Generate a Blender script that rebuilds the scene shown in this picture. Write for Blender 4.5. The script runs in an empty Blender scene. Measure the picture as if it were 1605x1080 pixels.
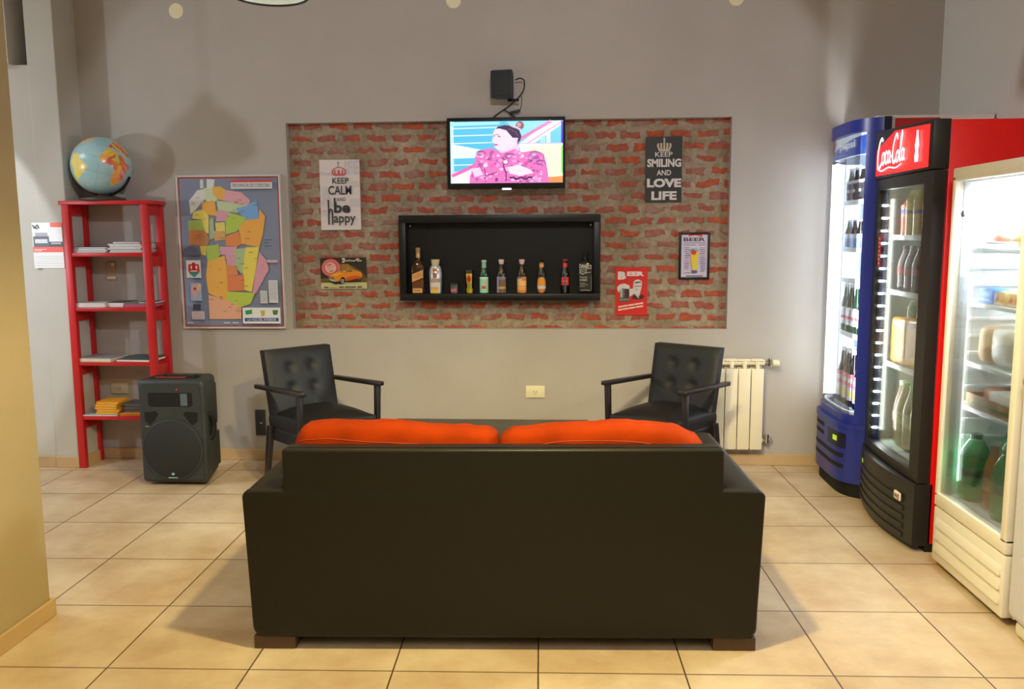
import bpy, bmesh, math, random
from mathutils import Vector, Matrix, noise
from mathutils.geometry import tessellate_polygon
random.seed(7)
PI = math.pi
scene = bpy.context.scene
COL = scene.collection

# ------------------------------------------------------------------ colours / materials
def lin(v):
    v /= 255.0
    return v / 12.92 if v <= 0.04045 else ((v + 0.055) / 1.055) ** 2.4
def C(r, g, b):
    return (lin(r), lin(g), lin(b), 1.0)

def new_mat(name):
    m = bpy.data.materials.new(name); m.use_nodes = True
    nt = m.node_tree
    for n in list(nt.nodes): nt.nodes.remove(n)
    out = nt.nodes.new('ShaderNodeOutputMaterial')
    b = nt.nodes.new('ShaderNodeBsdfPrincipled')
    nt.links.new(b.outputs[0], out.inputs[0])
    return m, nt, b, out

def mat(name, col, rough=0.5, metal=0.0, var=0.06, scale=18.0, bump=0.0, bscale=120.0, spec=0.5, coat=0.0, em=None, estr=0.0):
    m, nt, b, out = new_mat(name)
    N, L = nt.nodes.new, nt.links.new
    tc = N('ShaderNodeTexCoord'); no = N('ShaderNodeTexNoise')
    no.inputs['Scale'].default_value = scale; no.inputs['Detail'].default_value = 4
    L(tc.outputs['Object'], no.inputs['Vector'])
    r = N('ShaderNodeValToRGB')
    a = [max(0, c * (1 - var)) for c in col[:3]] + [1]; z = [min(1, c * (1 + var)) for c in col[:3]] + [1]
    r.color_ramp.elements[0].position = 0.3; r.color_ramp.elements[1].position = 0.7
    r.color_ramp.elements[0].color = a; r.color_ramp.elements[1].color = z
    L(no.outputs['Fac'], r.inputs['Fac']); L(r.outputs['Color'], b.inputs['Base Color'])
    b.inputs['Roughness'].default_value = rough; b.inputs['Metallic'].default_value = metal
    b.inputs['Specular IOR Level'].default_value = spec
    b.inputs['Coat Weight'].default_value = coat
    if bump:
        n2 = N('ShaderNodeTexNoise'); n2.inputs['Scale'].default_value = bscale; n2.inputs['Detail'].default_value = 3
        L(tc.outputs['Object'], n2.inputs['Vector'])
        bp = N('ShaderNodeBump'); bp.inputs['Strength'].default_value = bump; bp.inputs['Distance'].default_value = 0.003
        L(n2.outputs['Fac'], bp.inputs['Height']); L(bp.outputs['Normal'], b.inputs['Normal'])
    if em:
        b.inputs['Emission Color'].default_value = em; b.inputs['Emission Strength'].default_value = estr
    return m

def attr_mat(name, rough=0.5, emit=0.0, base=True, coat=0.0):
    m, nt, b, out = new_mat(name)
    at = nt.nodes.new('ShaderNodeAttribute'); at.attribute_name = 'Col'
    if base: nt.links.new(at.outputs['Color'], b.inputs['Base Color'])
    else: b.inputs['Base Color'].default_value = (0.01, 0.01, 0.01, 1)
    b.inputs['Roughness'].default_value = rough; b.inputs['Coat Weight'].default_value = coat
    if emit:
        nt.links.new(at.outputs['Color'], b.inputs['Emission Color']); b.inputs['Emission Strength'].default_value = emit
    return m

def glass_mat(name, tint=(1, 1, 1, 1), refl=1.0):
    m, nt, b, out = new_mat(name)
    nt.nodes.remove(b)
    N, L = nt.nodes.new, nt.links.new
    t = N('ShaderNodeBsdfTransparent'); t.inputs[0].default_value = tint
    g = N('ShaderNodeBsdfGlossy'); g.inputs['Roughness'].default_value = 0.04
    f = N('ShaderNodeFresnel'); f.inputs['IOR'].default_value = 1.4
    mu = N('ShaderNodeMath'); mu.operation = 'MULTIPLY'; mu.inputs[1].default_value = refl
    L(f.outputs[0], mu.inputs[0])
    mx = N('ShaderNodeMixShader'); L(mu.outputs[0], mx.inputs[0]); L(t.outputs[0], mx.inputs[1]); L(g.outputs[0], mx.inputs[2])
    L(mx.outputs[0], out.inputs[0])
    return m

def emis(name, col, s):
    m, nt, b, out = new_mat(name)
    b.inputs['Base Color'].default_value = (0.8, 0.8, 0.8, 1)
    b.inputs['Emission Color'].default_value = col; b.inputs['Emission Strength'].default_value = s
    return m

def plaster_mat(name, c1, c2, warm=None):
    m, nt, b, out = new_mat(name)
    N, L = nt.nodes.new, nt.links.new
    tc = N('ShaderNodeTexCoord')
    n1 = N('ShaderNodeTexNoise'); n1.inputs['Scale'].default_value = 1.3; n1.inputs['Detail'].default_value = 6; n1.inputs['Roughness'].default_value = 0.6
    n2 = N('ShaderNodeTexNoise'); n2.inputs['Scale'].default_value = 60; n2.inputs['Detail'].default_value = 4
    L(tc.outputs['Object'], n1.inputs['Vector']); L(tc.outputs['Object'], n2.inputs['Vector'])
    r = N('ShaderNodeValToRGB'); r.color_ramp.elements[0].position = .35; r.color_ramp.elements[1].position = .65
    r.color_ramp.elements[0].color = c1; r.color_ramp.elements[1].color = c2
    L(n1.outputs['Fac'], r.inputs['Fac']); L(r.outputs['Color'], b.inputs['Base Color'])
    b.inputs['Roughness'].default_value = 0.75
    bp = N('ShaderNodeBump'); bp.inputs['Strength'].default_value = 0.12; bp.inputs['Distance'].default_value = 0.004
    L(n2.outputs['Fac'], bp.inputs['Height']); L(bp.outputs['Normal'], b.inputs['Normal'])
    return m

TILE_T, TILE_ROT, TILE_O = 0.465, 0.02899, (-0.0846, 2.554)
def tile_mat():
    m, nt, b, out = new_mat('floor_tiles')
    N, L = nt.nodes.new, nt.links.new
    tc = N('ShaderNodeTexCoord'); mp = N('ShaderNodeMapping'); mp.vector_type = 'TEXTURE'
    mp.inputs['Location'].default_value = (TILE_O[0], TILE_O[1], 0); mp.inputs['Rotation'].default_value = (0, 0, TILE_ROT)
    L(tc.outputs['Object'], mp.inputs['Vector'])
    br = N('ShaderNodeTexBrick'); br.offset = 0; br.squash = 1
    br.inputs['Scale'].default_value = 1; br.inputs['Brick Width'].default_value = TILE_T; br.inputs['Row Height'].default_value = TILE_T
    br.inputs['Mortar Size'].default_value = 0.0028; br.inputs['Mortar Smooth'].default_value = 0.15
    br.inputs['Color1'].default_value = C(224, 206, 182); br.inputs['Color2'].default_value = C(214, 195, 168); br.inputs['Mortar'].default_value = C(96, 74, 54)
    L(mp.outputs[0], br.inputs['Vector'])
    n1 = N('ShaderNodeTexNoise'); n1.inputs['Scale'].default_value = 2.6; n1.inputs['Detail'].default_value = 7; n1.inputs['Roughness'].default_value = .62
    L(mp.outputs[0], n1.inputs['Vector'])
    r = N('ShaderNodeValToRGB'); r.color_ramp.elements[0].position = .36; r.color_ramp.elements[1].position = .66
    r.color_ramp.elements[0].color = C(186, 152, 108); r.color_ramp.elements[1].color = C(255, 255, 255)
    L(n1.outputs['Fac'], r.inputs['Fac'])
    mx = N('ShaderNodeMix'); mx.data_type = 'RGBA'; mx.blend_type = 'MULTIPLY'; mx.inputs['Factor'].default_value = 0.55
    L(br.outputs['Color'], mx.inputs['A']); L(r.outputs['Color'], mx.inputs['B']); L(mx.outputs['Result'], b.inputs['Base Color'])
    n3 = N('ShaderNodeTexNoise'); n3.inputs['Scale'].default_value = 14; n3.inputs['Detail'].default_value = 5
    L(mp.outputs[0], n3.inputs['Vector'])
    mr = N('ShaderNodeMapRange'); mr.inputs['To Min'].default_value = .3; mr.inputs['To Max'].default_value = .52
    L(n3.outputs['Fac'], mr.inputs['Value']); L(mr.outputs[0], b.inputs['Roughness'])
    bp = N('ShaderNodeBump'); bp.inputs['Strength'].default_value = 0.5; bp.inputs['Distance'].default_value = -0.003
    L(br.outputs['Fac'], bp.inputs['Height'])
    bp2 = N('ShaderNodeBump'); bp2.inputs['Strength'].default_value = 0.05; bp2.inputs['Distance'].default_value = 0.004
    L(n3.outputs['Fac'], bp2.inputs['Height']); L(bp.outputs[0], bp2.inputs['Normal']); L(bp2.outputs[0], b.inputs['Normal'])
    return m

def brick_mat():
    m, nt, b, out = new_mat('old_brick')
    N, L = nt.nodes.new, nt.links.new
    tc = N('ShaderNodeTexCoord'); sp = N('ShaderNodeSeparateXYZ'); cb = N('ShaderNodeCombineXYZ')
    L(tc.outputs['Object'], sp.inputs[0]); L(sp.outputs['X'], cb.inputs['X']); L(sp.outputs['Z'], cb.inputs['Y'])
    nz = N('ShaderNodeTexNoise'); nz.inputs['Scale'].default_value = 11; nz.inputs['Detail'].default_value = 4; nz.inputs['Roughness'].default_value = .6
    L(cb.outputs[0], nz.inputs['Vector'])
    sb = N('ShaderNodeVectorMath'); sb.operation = 'SUBTRACT'; sb.inputs[1].default_value = (.5, .5, .5); L(nz.outputs['Color'], sb.inputs[0])
    sc = N('ShaderNodeVectorMath'); sc.operation = 'MULTIPLY'; sc.inputs[1].default_value = (.095, .060, 0); L(sb.outputs[0], sc.inputs[0])
    ad = N('ShaderNodeVectorMath'); L(cb.outputs[0], ad.inputs[0]); L(sc.outputs[0], ad.inputs[1])
    br = N('ShaderNodeTexBrick'); br.offset = 0.5
    for k, v in (('Scale', 1), ('Brick Width', .150), ('Row Height', .0712), ('Mortar Size', .0345), ('Mortar Smooth', 1.0), ('Bias', 0)): br.inputs[k].default_value = v
    br.inputs['Color1'].default_value = (0, 0, 0, 1); br.inputs['Color2'].default_value = (1, 1, 1, 1); br.inputs['Mortar'].default_value = (.5, .5, .5, 1)
    L(ad.outputs[0], br.inputs['Vector'])
    # ragged, half-plastered bricks: distance to the joint plus noise decides where clay shows
    nA = N('ShaderNodeTexNoise'); nA.inputs['Scale'].default_value = 13; nA.inputs['Detail'].default_value = 6; nA.inputs['Roughness'].default_value = .62; L(cb.outputs[0], nA.inputs['Vector'])
    nB = N('ShaderNodeTexNoise'); nB.inputs['Scale'].default_value = 3.4; nB.inputs['Detail'].default_value = 3; L(cb.outputs[0], nB.inputs['Vector'])
    m1_ = N('ShaderNodeMath'); m1_.operation = 'MULTIPLY_ADD'; m1_.inputs[1].default_value = 1.15; L(nA.outputs['Fac'], m1_.inputs[0]); L(br.outputs['Fac'], m1_.inputs[2])
    m2_ = N('ShaderNodeMath'); m2_.operation = 'MULTIPLY_ADD'; m2_.inputs[1].default_value = 1.0; L(nB.outputs['Fac'], m2_.inputs[0]); L(m1_.outputs[0], m2_.inputs[2])
    rm = N('ShaderNodeMapRange'); rm.interpolation_type = 'SMOOTHSTEP'; rm.inputs['From Min'].default_value = 1.34; rm.inputs['From Max'].default_value = 1.58
    L(m2_.outputs[0], rm.inputs['Value'])
    # clay tone, different from brick to brick
    nT = N('ShaderNodeTexNoise'); nT.inputs['Scale'].default_value = 6.5; nT.inputs['Detail'].default_value = 1; L(cb.outputs[0], nT.inputs['Vector'])
    aT = N('ShaderNodeMath'); aT.operation = 'MULTIPLY_ADD'; aT.inputs[1].default_value = .30; L(br.outputs['Color'], aT.inputs[0]); L(nT.outputs['Fac'], aT.inputs[2])
    r0 = N('ShaderNodeValToRGB'); e = r0.color_ramp.elements
    e[0].position = .40; e[0].color = C(160, 126, 112); e[1].position = .88; e[1].color = C(190, 92, 58)
    el = e.new(.56); el.color = C(160, 98, 84); el = e.new(.70); el.color = C(170, 84, 66)
    L(aT.outputs[0], r0.inputs['Fac'])
    nM = N('ShaderNodeTexNoise'); nM.inputs['Scale'].default_value = 4.5; nM.inputs['Detail'].default_value = 6; nM.inputs['Roughness'].default_value = .65; L(cb.outputs[0], nM.inputs['Vector'])
    rM = N('ShaderNodeValToRGB'); rM.color_ramp.elements[0].position = .34; rM.color_ramp.elements[1].position = .68
    rM.color_ramp.elements[0].color = C(138, 120, 96); rM.color_ramp.elements[1].color = C(178, 162, 142); L(nM.outputs['Fac'], rM.inputs['Fac'])
    m2 = N('ShaderNodeMix'); m2.data_type = 'RGBA'
    L(rm.outputs[0], m2.inputs['Factor']); L(r0.outputs['Color'], m2.inputs['A']); L(rM.outputs['Color'], m2.inputs['B'])
    n5 = N('ShaderNodeTexNoise'); n5.inputs['Scale'].default_value = 38; n5.inputs['Detail'].default_value = 5; L(cb.outputs[0], n5.inputs['Vector'])
    r5 = N('ShaderNodeValToRGB'); r5.color_ramp.elements[0].position = .3; r5.color_ramp.elements[0].color = (.55, .52, .5, 1); r5.color_ramp.elements[1].position = .62
    L(n5.outputs['Fac'], r5.inputs['Fac'])
    m3 = N('ShaderNodeMix'); m3.data_type = 'RGBA'; m3.blend_type = 'MULTIPLY'; m3.inputs['Factor'].default_value = .7
    L(m2.outputs['Result'], m3.inputs['A']); L(r5.outputs['Color'], m3.inputs['B']); L(m3.outputs['Result'], b.inputs['Base Color'])
    b.inputs['Roughness'].default_value = .85; b.inputs['Specular IOR Level'].default_value = .25
    bp = N('ShaderNodeBump'); bp.inputs['Strength'].default_value = .7; bp.inputs['Distance'].default_value = -.006; L(rm.outputs[0], bp.inputs['Height'])
    bp2 = N('ShaderNodeBump'); bp2.inputs['Strength'].default_value = .5; bp2.inputs['Distance'].default_value = .006
    L(n5.outputs['Fac'], bp2.inputs['Height']); L(bp.outputs[0], bp2.inputs['Normal']); L(bp2.outputs[0], b.inputs['Normal'])
    return m

def globe_mat():
    return attr_mat('globe_print', rough=.28, coat=.4)

M = {}
M['plaster'] = plaster_mat('grey_plaster', C(172, 165, 158), C(180, 173, 166))
M['plaster_light'] = plaster_mat('pale_plaster', C(186, 182, 174), C(194, 189, 181))
M['yellow'] = plaster_mat('yellow_paint', C(170, 153, 120), C(178, 160, 127))
M['ceiling'] = plaster_mat('white_ceiling', C(214, 208, 198), C(222, 216, 206))
M['tile'] = tile_mat()
M['brick'] = brick_mat()
M['skirting'] = mat('skirting_tile', C(194, 164, 122), .45, var=.08, scale=5)
M['leather'] = mat('black_leather', C(25, 24, 18), .42, var=.08, scale=30, bump=.12, bscale=260, spec=.32)
M['chair_leather'] = mat('chair_leather', C(19, 20, 22), .5, var=.08, scale=30, bump=.1, bscale=260)
M['orange'] = mat('orange_velvet', C(146, 47, 2), .9, var=.22, scale=7, bump=.5, bscale=26, spec=.1)
M['orange_piping'] = mat('orange_piping', C(150, 44, 6), .8, var=.08)
M['wood_foot'] = mat('dark_wood_foot', C(82, 60, 40), .5, var=.2, scale=9)
M['dark_wood'] = mat('dark_stained_wood', C(34, 28, 30), .36, var=.22, scale=14)
M['table_wood'] = mat('table_wood', C(66, 58, 44), .4, var=.15, scale=8)
M['red_paint'] = mat('red_lacquer', C(196, 30, 34), .38, var=.08, scale=6)
M['black_plastic'] = mat('black_plastic', C(50, 56, 58), .5, var=.06, bump=.1, bscale=300)
M['black_deep'] = mat('matt_black', C(8, 9, 9), .8, var=.1)
M['grille'] = mat('speaker_grille', C(30, 34, 36), .55, var=.25, scale=400, bump=.5, bscale=700)
M['black_gloss'] = mat('black_lacquer', C(17, 18, 18), .4, var=.08, spec=.35)
M['black_back'] = mat('black_backing', C(15, 16, 14), .45, var=.2, scale=3, spec=.3)
M['white_enamel'] = mat('white_enamel', C(236, 226, 200), .35, var=.02)
M['white_fridge'] = mat('white_fridge_enamel', C(236, 230, 216), .35, var=.02)
M['white_freezer'] = mat('white_freezer_enamel', C(212, 214, 232), .35, var=.02)
M['liner'] = mat('white_liner', C(238, 242, 242), .45, var=.02)
M['grey_liner'] = mat('grey_liner', C(176, 190, 178), .5, var=.04)
M['chrome'] = mat('chrome', C(205, 205, 205), .15, 1.0, var=.02)
M['silver'] = mat('silver_trim', C(188, 190, 192), .35, .6, var=.02)
M['cream'] = mat('cream_plastic', C(232, 222, 186), .4, var=.02)
M['paper'] = mat('white_paper', C(226, 226, 226), .7, var=.03)
M['blue'] = mat('blue_plastic', C(34, 48, 142), .32, var=.05)
M['navy'] = mat('navy_edge', C(16, 20, 52), .4, var=.05)
M['slot'] = mat('dark_slot', C(8, 9, 18), .7, var=.05)
M['coke_red'] = mat('red_enamel', C(244, 8, 8), .35, var=.03)
M['dim_red'] = mat('red_side_sticker', C(178, 36, 32), .45, var=.03)
M['fridge_black'] = mat('charcoal_plastic', C(34, 34, 32), .42, var=.06)
M['shelf_white'] = mat('white_wire_shelf', C(226, 232, 236), .4, var=.02)
M['print'] = attr_mat('printed_surface', .5)
M['label'] = attr_mat('bottle_label', .45)
M['signlit'] = attr_mat('lit_sign', .3, emit=1.3, base=False)
M['pepsilit'] = attr_mat('lit_header', .3, emit=1.6, base=False)
M['screen'] = attr_mat('tv_screen', .2, emit=1.15, base=False)
M['globe'] = globe_mat()
M['glass'] = glass_mat('door_glass', (.97, .99, .98, 1), .8)
M['clear'] = glass_mat('clear_glass', (.9, .93, .93, 1), 1.6)
M['led'] = emis('cool_led', (.82, .9, 1, 1), 30)
M['led_soft'] = emis('cool_led_glow', (.72, .84, 1, 1), 4.0)
M['led_dot'] = emis('led_dot', (.9, .95, 1, 1), 14)
M['led_white'] = emis('white_led_panel', (.95, .98, 1, 1), 26)
M['tv_glint'] = emis('tv_badge_glint', (.8, .8, 1, 1), 2)
M['cable'] = mat('black_cable', C(20, 20, 24), .5)
M['indicator'] = mat('green_indicator', C(170, 200, 40), .4, em=C(170, 210, 40), estr=.5)
M['red_dot'] = mat('red_indicator', C(220, 40, 40), .4, em=C(255, 40, 40), estr=1)
def solid(name, c, rough=.3, **k):
    if name not in M: M[name] = mat(name, c, rough, var=.04, **k)
    return M[name]

# ------------------------------------------------------------------ mesh helpers
def BM():
    bm = bmesh.new(); bm.loops.layers.float_color.new('Col'); return bm
def merge(bm, tmp, M4=None, mi=0):
    if M4 is not None: bmesh.ops.transform(tmp, matrix=M4, verts=tmp.verts)
    col = bm.loops.layers.float_color['Col']
    vm = {}
    for v in tmp.verts: vm[v] = bm.verts.new(v.co)
    for f in tmp.faces:
        try: nf = bm.faces.new([vm[v] for v in f.verts])
        except ValueError: continue
        nf.material_index = mi
        for l in nf.loops: l[col] = (1, 1, 1, 1)
    tmp.free()
def box(bm, lo, hi, bev=0.0, seg=2, mi=0, M4=None, taper=None):
    t = bmesh.new(); bmesh.ops.create_cube(t, size=1.0)
    for v in t.verts:
        v.co = Vector([lo[i] + (v.co[i] + .5) * (hi[i] - lo[i]) for i in range(3)])
    if taper:   # (sx, sy) scale of the bottom about the centre
        cx, cy = (lo[0] + hi[0]) / 2, (lo[1] + hi[1]) / 2
        for v in t.verts:
            if v.co.z < (lo[2] + hi[2]) / 2: v.co.x = cx + (v.co.x - cx) * taper[0]; v.co.y = cy + (v.co.y - cy) * taper[1]
    if bev > 0:
        bmesh.ops.bevel(t, geom=list(t.edges), offset=min(bev, .49 * min(abs(hi[i] - lo[i]) for i in range(3))), segments=seg, profile=.5, affect='EDGES')
    merge(bm, t, M4, mi)
def hexa(bm, p, bev=0.0, seg=2, mi=0):
    """p: 8 points, bottom 4 then top 4 (both counter-clockwise)"""
    t = bmesh.new(); v = [t.verts.new(q) for q in p]
    for f in ((3, 2, 1, 0), (4, 5, 6, 7), (0, 1, 5, 4), (1, 2, 6, 5), (2, 3, 7, 6), (3, 0, 4, 7)): t.faces.new([v[i] for i in f])
    bmesh.ops.recalc_face_normals(t, faces=t.faces)
    if bev: bmesh.ops.bevel(t, geom=list(t.edges), offset=bev, segments=seg, profile=.5, affect='EDGES')
    merge(bm, t, None, mi)
def beam(bm, p0, p1, w0, h0, w1=None, h1=None, up=(0, 0, 1), bev=.004, mi=0):
    """square bar from p0 to p1"""
    p0, p1 = Vector(p0), Vector(p1); w1 = w1 or w0; h1 = h1 or h0
    d = (p1 - p0).normalized(); u = Vector(up)
    if abs(d.dot(u)) > .97: u = Vector((0, 1, 0))
    s = d.cross(u).normalized(); u = s.cross(d).normalized()
    q = []
    for p, w, h in ((p0, w0, h0), (p1, w1, h1)):
        q += [p - s * w / 2 - u * h / 2, p + s * w / 2 - u * h / 2, p + s * w / 2 + u * h / 2, p - s * w / 2 + u * h / 2]
    hexa(bm, q, bev, 2, mi)
def lathe(bm, prof, n=20, c=(0, 0, 0), mi=0, M4=None, sx=1, sy=1, a0=0, a1=2 * PI):
    t = bmesh.new(); full = abs(a1 - a0 - 2 * PI) < 1e-6
    k = n if full else n + 1
    rings = []
    for r, z in prof:
        if r < 1e-6: rings.append([t.verts.new((c[0], c[1], c[2] + z))])
        else: rings.append([t.verts.new((c[0] + r * sx * math.cos(a0 + (a1 - a0) * i / n), c[1] + r * sy * math.sin(a0 + (a1 - a0) * i / n), c[2] + z)) for i in range(k)])
    for a, b in zip(rings, rings[1:]):
        for i in range(n):
            j = (i + 1) % k
            if len(a) == 1 and len(b) == 1: continue
            if len(a) == 1: t.faces.new((a[0], b[i], b[j])) if True else 0
            elif len(b) == 1: t.faces.new((a[i], a[j], b[0]))
            else: t.faces.new((a[i], a[j], b[j], b[i]))
    merge(bm, t, M4, mi)
def cyl(bm, p0, p1, r0, r1=None, n=16, mi=0, cap=True):
    p0, p1 = Vector(p0), Vector(p1); r1 = r0 if r1 is None else r1
    h = (p1 - p0).length; q = Vector((0, 0, 1)).rotation_difference((p1 - p0).normalized()).to_matrix().to_4x4(); q.translation = p0
    pr = ([(0, 0)] if cap else []) + [(r0, 0), (r1, h)] + ([(0, h)] if cap else [])
    lathe(bm, pr, n, mi=mi, M4=q)
def tube(bm, pts, r, n=8, mi=0):
    pts = [Vector(p) for p in pts]
    t = bmesh.new(); rings = []; u = None
    for i, p in enumerate(pts):
        d = (pts[min(i + 1, len(pts) - 1)] - pts[max(i - 1, 0)]).normalized()
        if u is None: u = d.orthogonal().normalized()
        u = (u - d * u.dot(d)).normalized(); w = d.cross(u)
        rings.append([t.verts.new(p + (u * math.cos(2 * PI * k / n) + w * math.sin(2 * PI * k / n)) * r) for k in range(n)])
    for a, b in zip(rings, rings[1:]):
        for k in range(n): t.faces.new((a[k], a[(k + 1) % n], b[(k + 1) % n], b[k]))
    t.faces.new(rings[0][::-1]); t.faces.new(rings[-1])
    merge(bm, t, None, mi)
def spline(pts, n=8):
    P = [Vector(p) for p in pts]; P = [2 * P[0] - P[1]] + P + [2 * P[-1] - P[-2]]; o = []
    for i in range(1, len(P) - 2):
        for k in range(n):
            t = k / n; a, b, c, d = P[i - 1:i + 3]
            o.append(.5 * ((2 * b) + (c - a) * t + (2 * a - 5 * b + 4 * c - d) * t * t + (3 * b - a - 3 * c + d) * t ** 3))
    o.append(P[-2]); return o
def extr(bm, poly, fn, depth, mi=0, bev=0.0):
    """poly: 2-D outline; fn(u, v, d) -> 3-D point; solid between d = 0 and d = depth"""
    t = bmesh.new(); n = len(poly)
    a = [t.verts.new(fn(u, v, 0)) for u, v in poly]; b = [t.verts.new(fn(u, v, depth)) for u, v in poly]
    for i in range(n): t.faces.new((a[i], a[(i + 1) % n], b[(i + 1) % n], b[i]))
    for tri in tessellate_polygon([[Vector((u, v, 0)) for u, v in poly]]):
        t.faces.new([a[i] for i in tri]); t.faces.new([b[i] for i in reversed(tri)])
    bmesh.ops.recalc_face_normals(t, faces=t.faces)
    if bev:
        es = [e for i in range(n) for e in a[i].link_edges if e.other_vert(a[i]) is a[(i + 1) % n]]
        bmesh.ops.bevel(t, geom=es, offset=bev, segments=4, profile=.5, affect='EDGES')
    merge(bm, t, None, mi)
def finish(name, bm, mats, parent=None, smooth=38, norm=False):
    if norm: bmesh.ops.recalc_face_normals(bm, faces=bm.faces)
    me = bpy.data.meshes.new(name); bm.to_mesh(me); bm.free()
    for m in (mats if isinstance(mats, (list, tuple)) else [mats]): me.materials.append(m)
    if smooth:
        me.shade_smooth(); me.set_sharp_from_angle(angle=math.radians(smooth))
    o = bpy.data.objects.new(name, me); COL.objects.link(o)
    if parent: o.parent = parent
    return o
def tag(o, label, cat, group=None):
    o['label'] = label; o['category'] = cat
    if group: o['group'] = group
    return o
def thing(name, label, cat, loc=(0, 0, 0), rz=0.0, group=None):
    o = bpy.data.objects.new(name, None); COL.objects.link(o); o.empty_display_size = .1
    o.location = loc; o.rotation_euler = (0, 0, rz)
    return tag(o, label, cat, group)
def struct(name, bm, m, smooth=None):
    o = finish(name, bm, m, smooth=smooth); o['kind'] = 'structure'; return o
def kids(o): return [c for c in list(bpy.data.objects) if c.parent == o]
def dup(o, loc, label=None, rz=None, group=None):
    ks = kids(o)
    r = o.copy(); COL.objects.link(r); r.location = loc
    if rz is not None: r.rotation_euler = (0, 0, rz)
    if label: r['label'] = label
    if group: r['group'] = group
    for ch in ks:
        c = ch.copy(); COL.objects.link(c); c.parent = r
        for g in kids(ch):
            d = g.copy(); COL.objects.link(d); d.parent = c
    return r

class Art:
    """flat printed picture: coloured shapes on thin layers over a surface. fn(u, v, d) -> 3-D point"""
    def __init__(s, bm, fn, mi=0, eps=.00025): s.bm, s.fn, s.mi, s.k, s.eps = bm, fn, mi, 0, eps
    def tris(s, pts, tris, col):
        s.k += 1; lay = s.bm.loops.layers.float_color['Col']
        vs = [s.bm.verts.new(s.fn(u, v, s.eps * s.k)) for u, v in pts]
        n_ref = None
        for t in tris:
            try: f = s.bm.faces.new([vs[i] for i in t])
            except ValueError: continue
            f.material_index = s.mi
            for l in f.loops: l[lay] = col
    def poly(s, pts, col):
        t = tessellate_polygon([[Vector((u, v, 0)) for u, v in pts]]); s.tris(pts, t, col)
    def rect(s, u0, v0, u1, v1, col): s.poly([(u0, v0), (u1, v0), (u1, v1), (u0, v1)], col)
    def ell(s, cu, cv, ru, rv, col, n=28): s.poly([(cu + ru * math.cos(2 * PI * i / n), cv + rv * math.sin(2 * PI * i / n)) for i in range(n)], col)
    def line(s, pts, w, col, asp=1.0):
        """ribbon of width w along pts; asp = width/height of the panel so that ribbons keep their width"""
        P = [Vector((u * asp, v)) for u, v in pts]; L, R = [], []
        for i, p in enumerate(P):
            d = (P[min(i + 1, len(P) - 1)] - P[max(i - 1, 0)]); d = d.normalized() if d.length > 1e-9 else Vector((1, 0)); n = Vector((-d.y, d.x)) * w / 2
            L.append(((p + n).x / asp, (p + n).y)); R.append(((p - n).x / asp, (p - n).y))
        n = len(P); s.tris(L + R, [(i, i + 1, n + i + 1, n + i) for i in range(n - 1)], col)
    def text(s, txt, u0, v0, u1, v1, col, bold=0.0, shear=0.0, slope=0.0):
        cu = bpy.data.curves.new('glyphs', 'FONT'); cu.body = txt; cu.offset = bold; cu.resolution_u = 3; cu.shear = shear
        o = bpy.data.objects.new('glyphs', cu); COL.objects.link(o)
        bpy.context.view_layer.update()
        me = o.to_mesh()
        xs = [v.co.x for v in me.vertices]; ys = [v.co.y for v in me.vertices]
        if xs:
            x0, x1, y0, y1 = min(xs), max(xs), min(ys), max(ys)
            pts = [(u0 + (v.co.x - x0) / (x1 - x0) * (u1 - u0), v0 + (v.co.y - y0) / (y1 - y0) * (v1 - v0) + slope * (v.co.x - x0) / (x1 - x0)) for v in me.vertices]
            s.tris(pts, [tuple(p.vertices) for p in me.polygons], col)
        o.to_mesh_clear(); COL.objects.unlink(o); bpy.data.objects.remove(o); bpy.data.curves.remove(cu)
def wallfn(x0, x1, z0, z1, y):   # a panel facing -Y
    return lambda u, v, d: Vector((x0 + u * (x1 - x0), y - d, z0 + v * (z1 - z0)))
def sidefn(y0, y1, z0, z1, x):   # a panel facing -X; u runs from y0 to y1
    return lambda u, v, d: Vector((x - d, y0 + u * (y1 - y0), z0 + v * (z1 - z0)))
def patch(bm, r, z0, z1, ang, colfn, nu=14, nv=10, c=(0, 0), mi=0, face=-PI / 2, r1=None):
    """curved label on a bottle of radius r, coloured by colfn(u, v)"""
    lay = bm.loops.layers.float_color['Col']; r1 = r if r1 is None else r1
    V = [[bm.verts.new((c[0] + (r + (r1 - r) * j / nv) * math.cos(face - ang + 2 * ang * i / nu), c[1] + (r + (r1 - r) * j / nv) * math.sin(face - ang + 2 * ang * i / nu), z0 + (z1 - z0) * j / nv)) for i in range(nu + 1)] for j in range(nv + 1)]
    for j in range(nv):
        for i in range(nu):
            f = bm.faces.new((V[j][i], V[j][i + 1], V[j + 1][i + 1], V[j + 1][i])); f.material_index = mi
            cc = colfn((i + .5) / nu, (j + .5) / nv)
            for l in f.loops: l[lay] = cc

# ------------------------------------------------------------------ the room
W = 5.0723                     # back wall plane
NX0, NX1, NZ0, NZ1 = -1.655, .95, .822, 2.045   # brick niche
bm = BM(); box(bm, (-6.2, -2.7, -.12), (2.25, 5.4, 0)); struct('floor', bm, M['tile'])
bm = BM(); box(bm, (-6.2, -2.7, 3.1), (2.25, 5.4, 3.22)); struct('ceiling', bm, M['ceiling'])
bm = BM()
box(bm, (-2.905, W, 0), (NX0, W + .06, 3.1)); box(bm, (NX1, W, 0), (2.10, W + .06, 3.1))
box(bm, (NX0, W, 0), (NX1, W + .06, NZ0)); box(bm, (NX0, W, NZ1), (NX1, W + .06, 3.1))
box(bm, (-2.905, W + .06, 0), (2.10, W + .25, 3.1))
struct('wall_back', bm, M['plaster'])
bm = BM(); box(bm, (NX0, W + .05, NZ0), (NX1, W + .0605, NZ1)); struct('wall_brick', bm, M['brick'])
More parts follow.
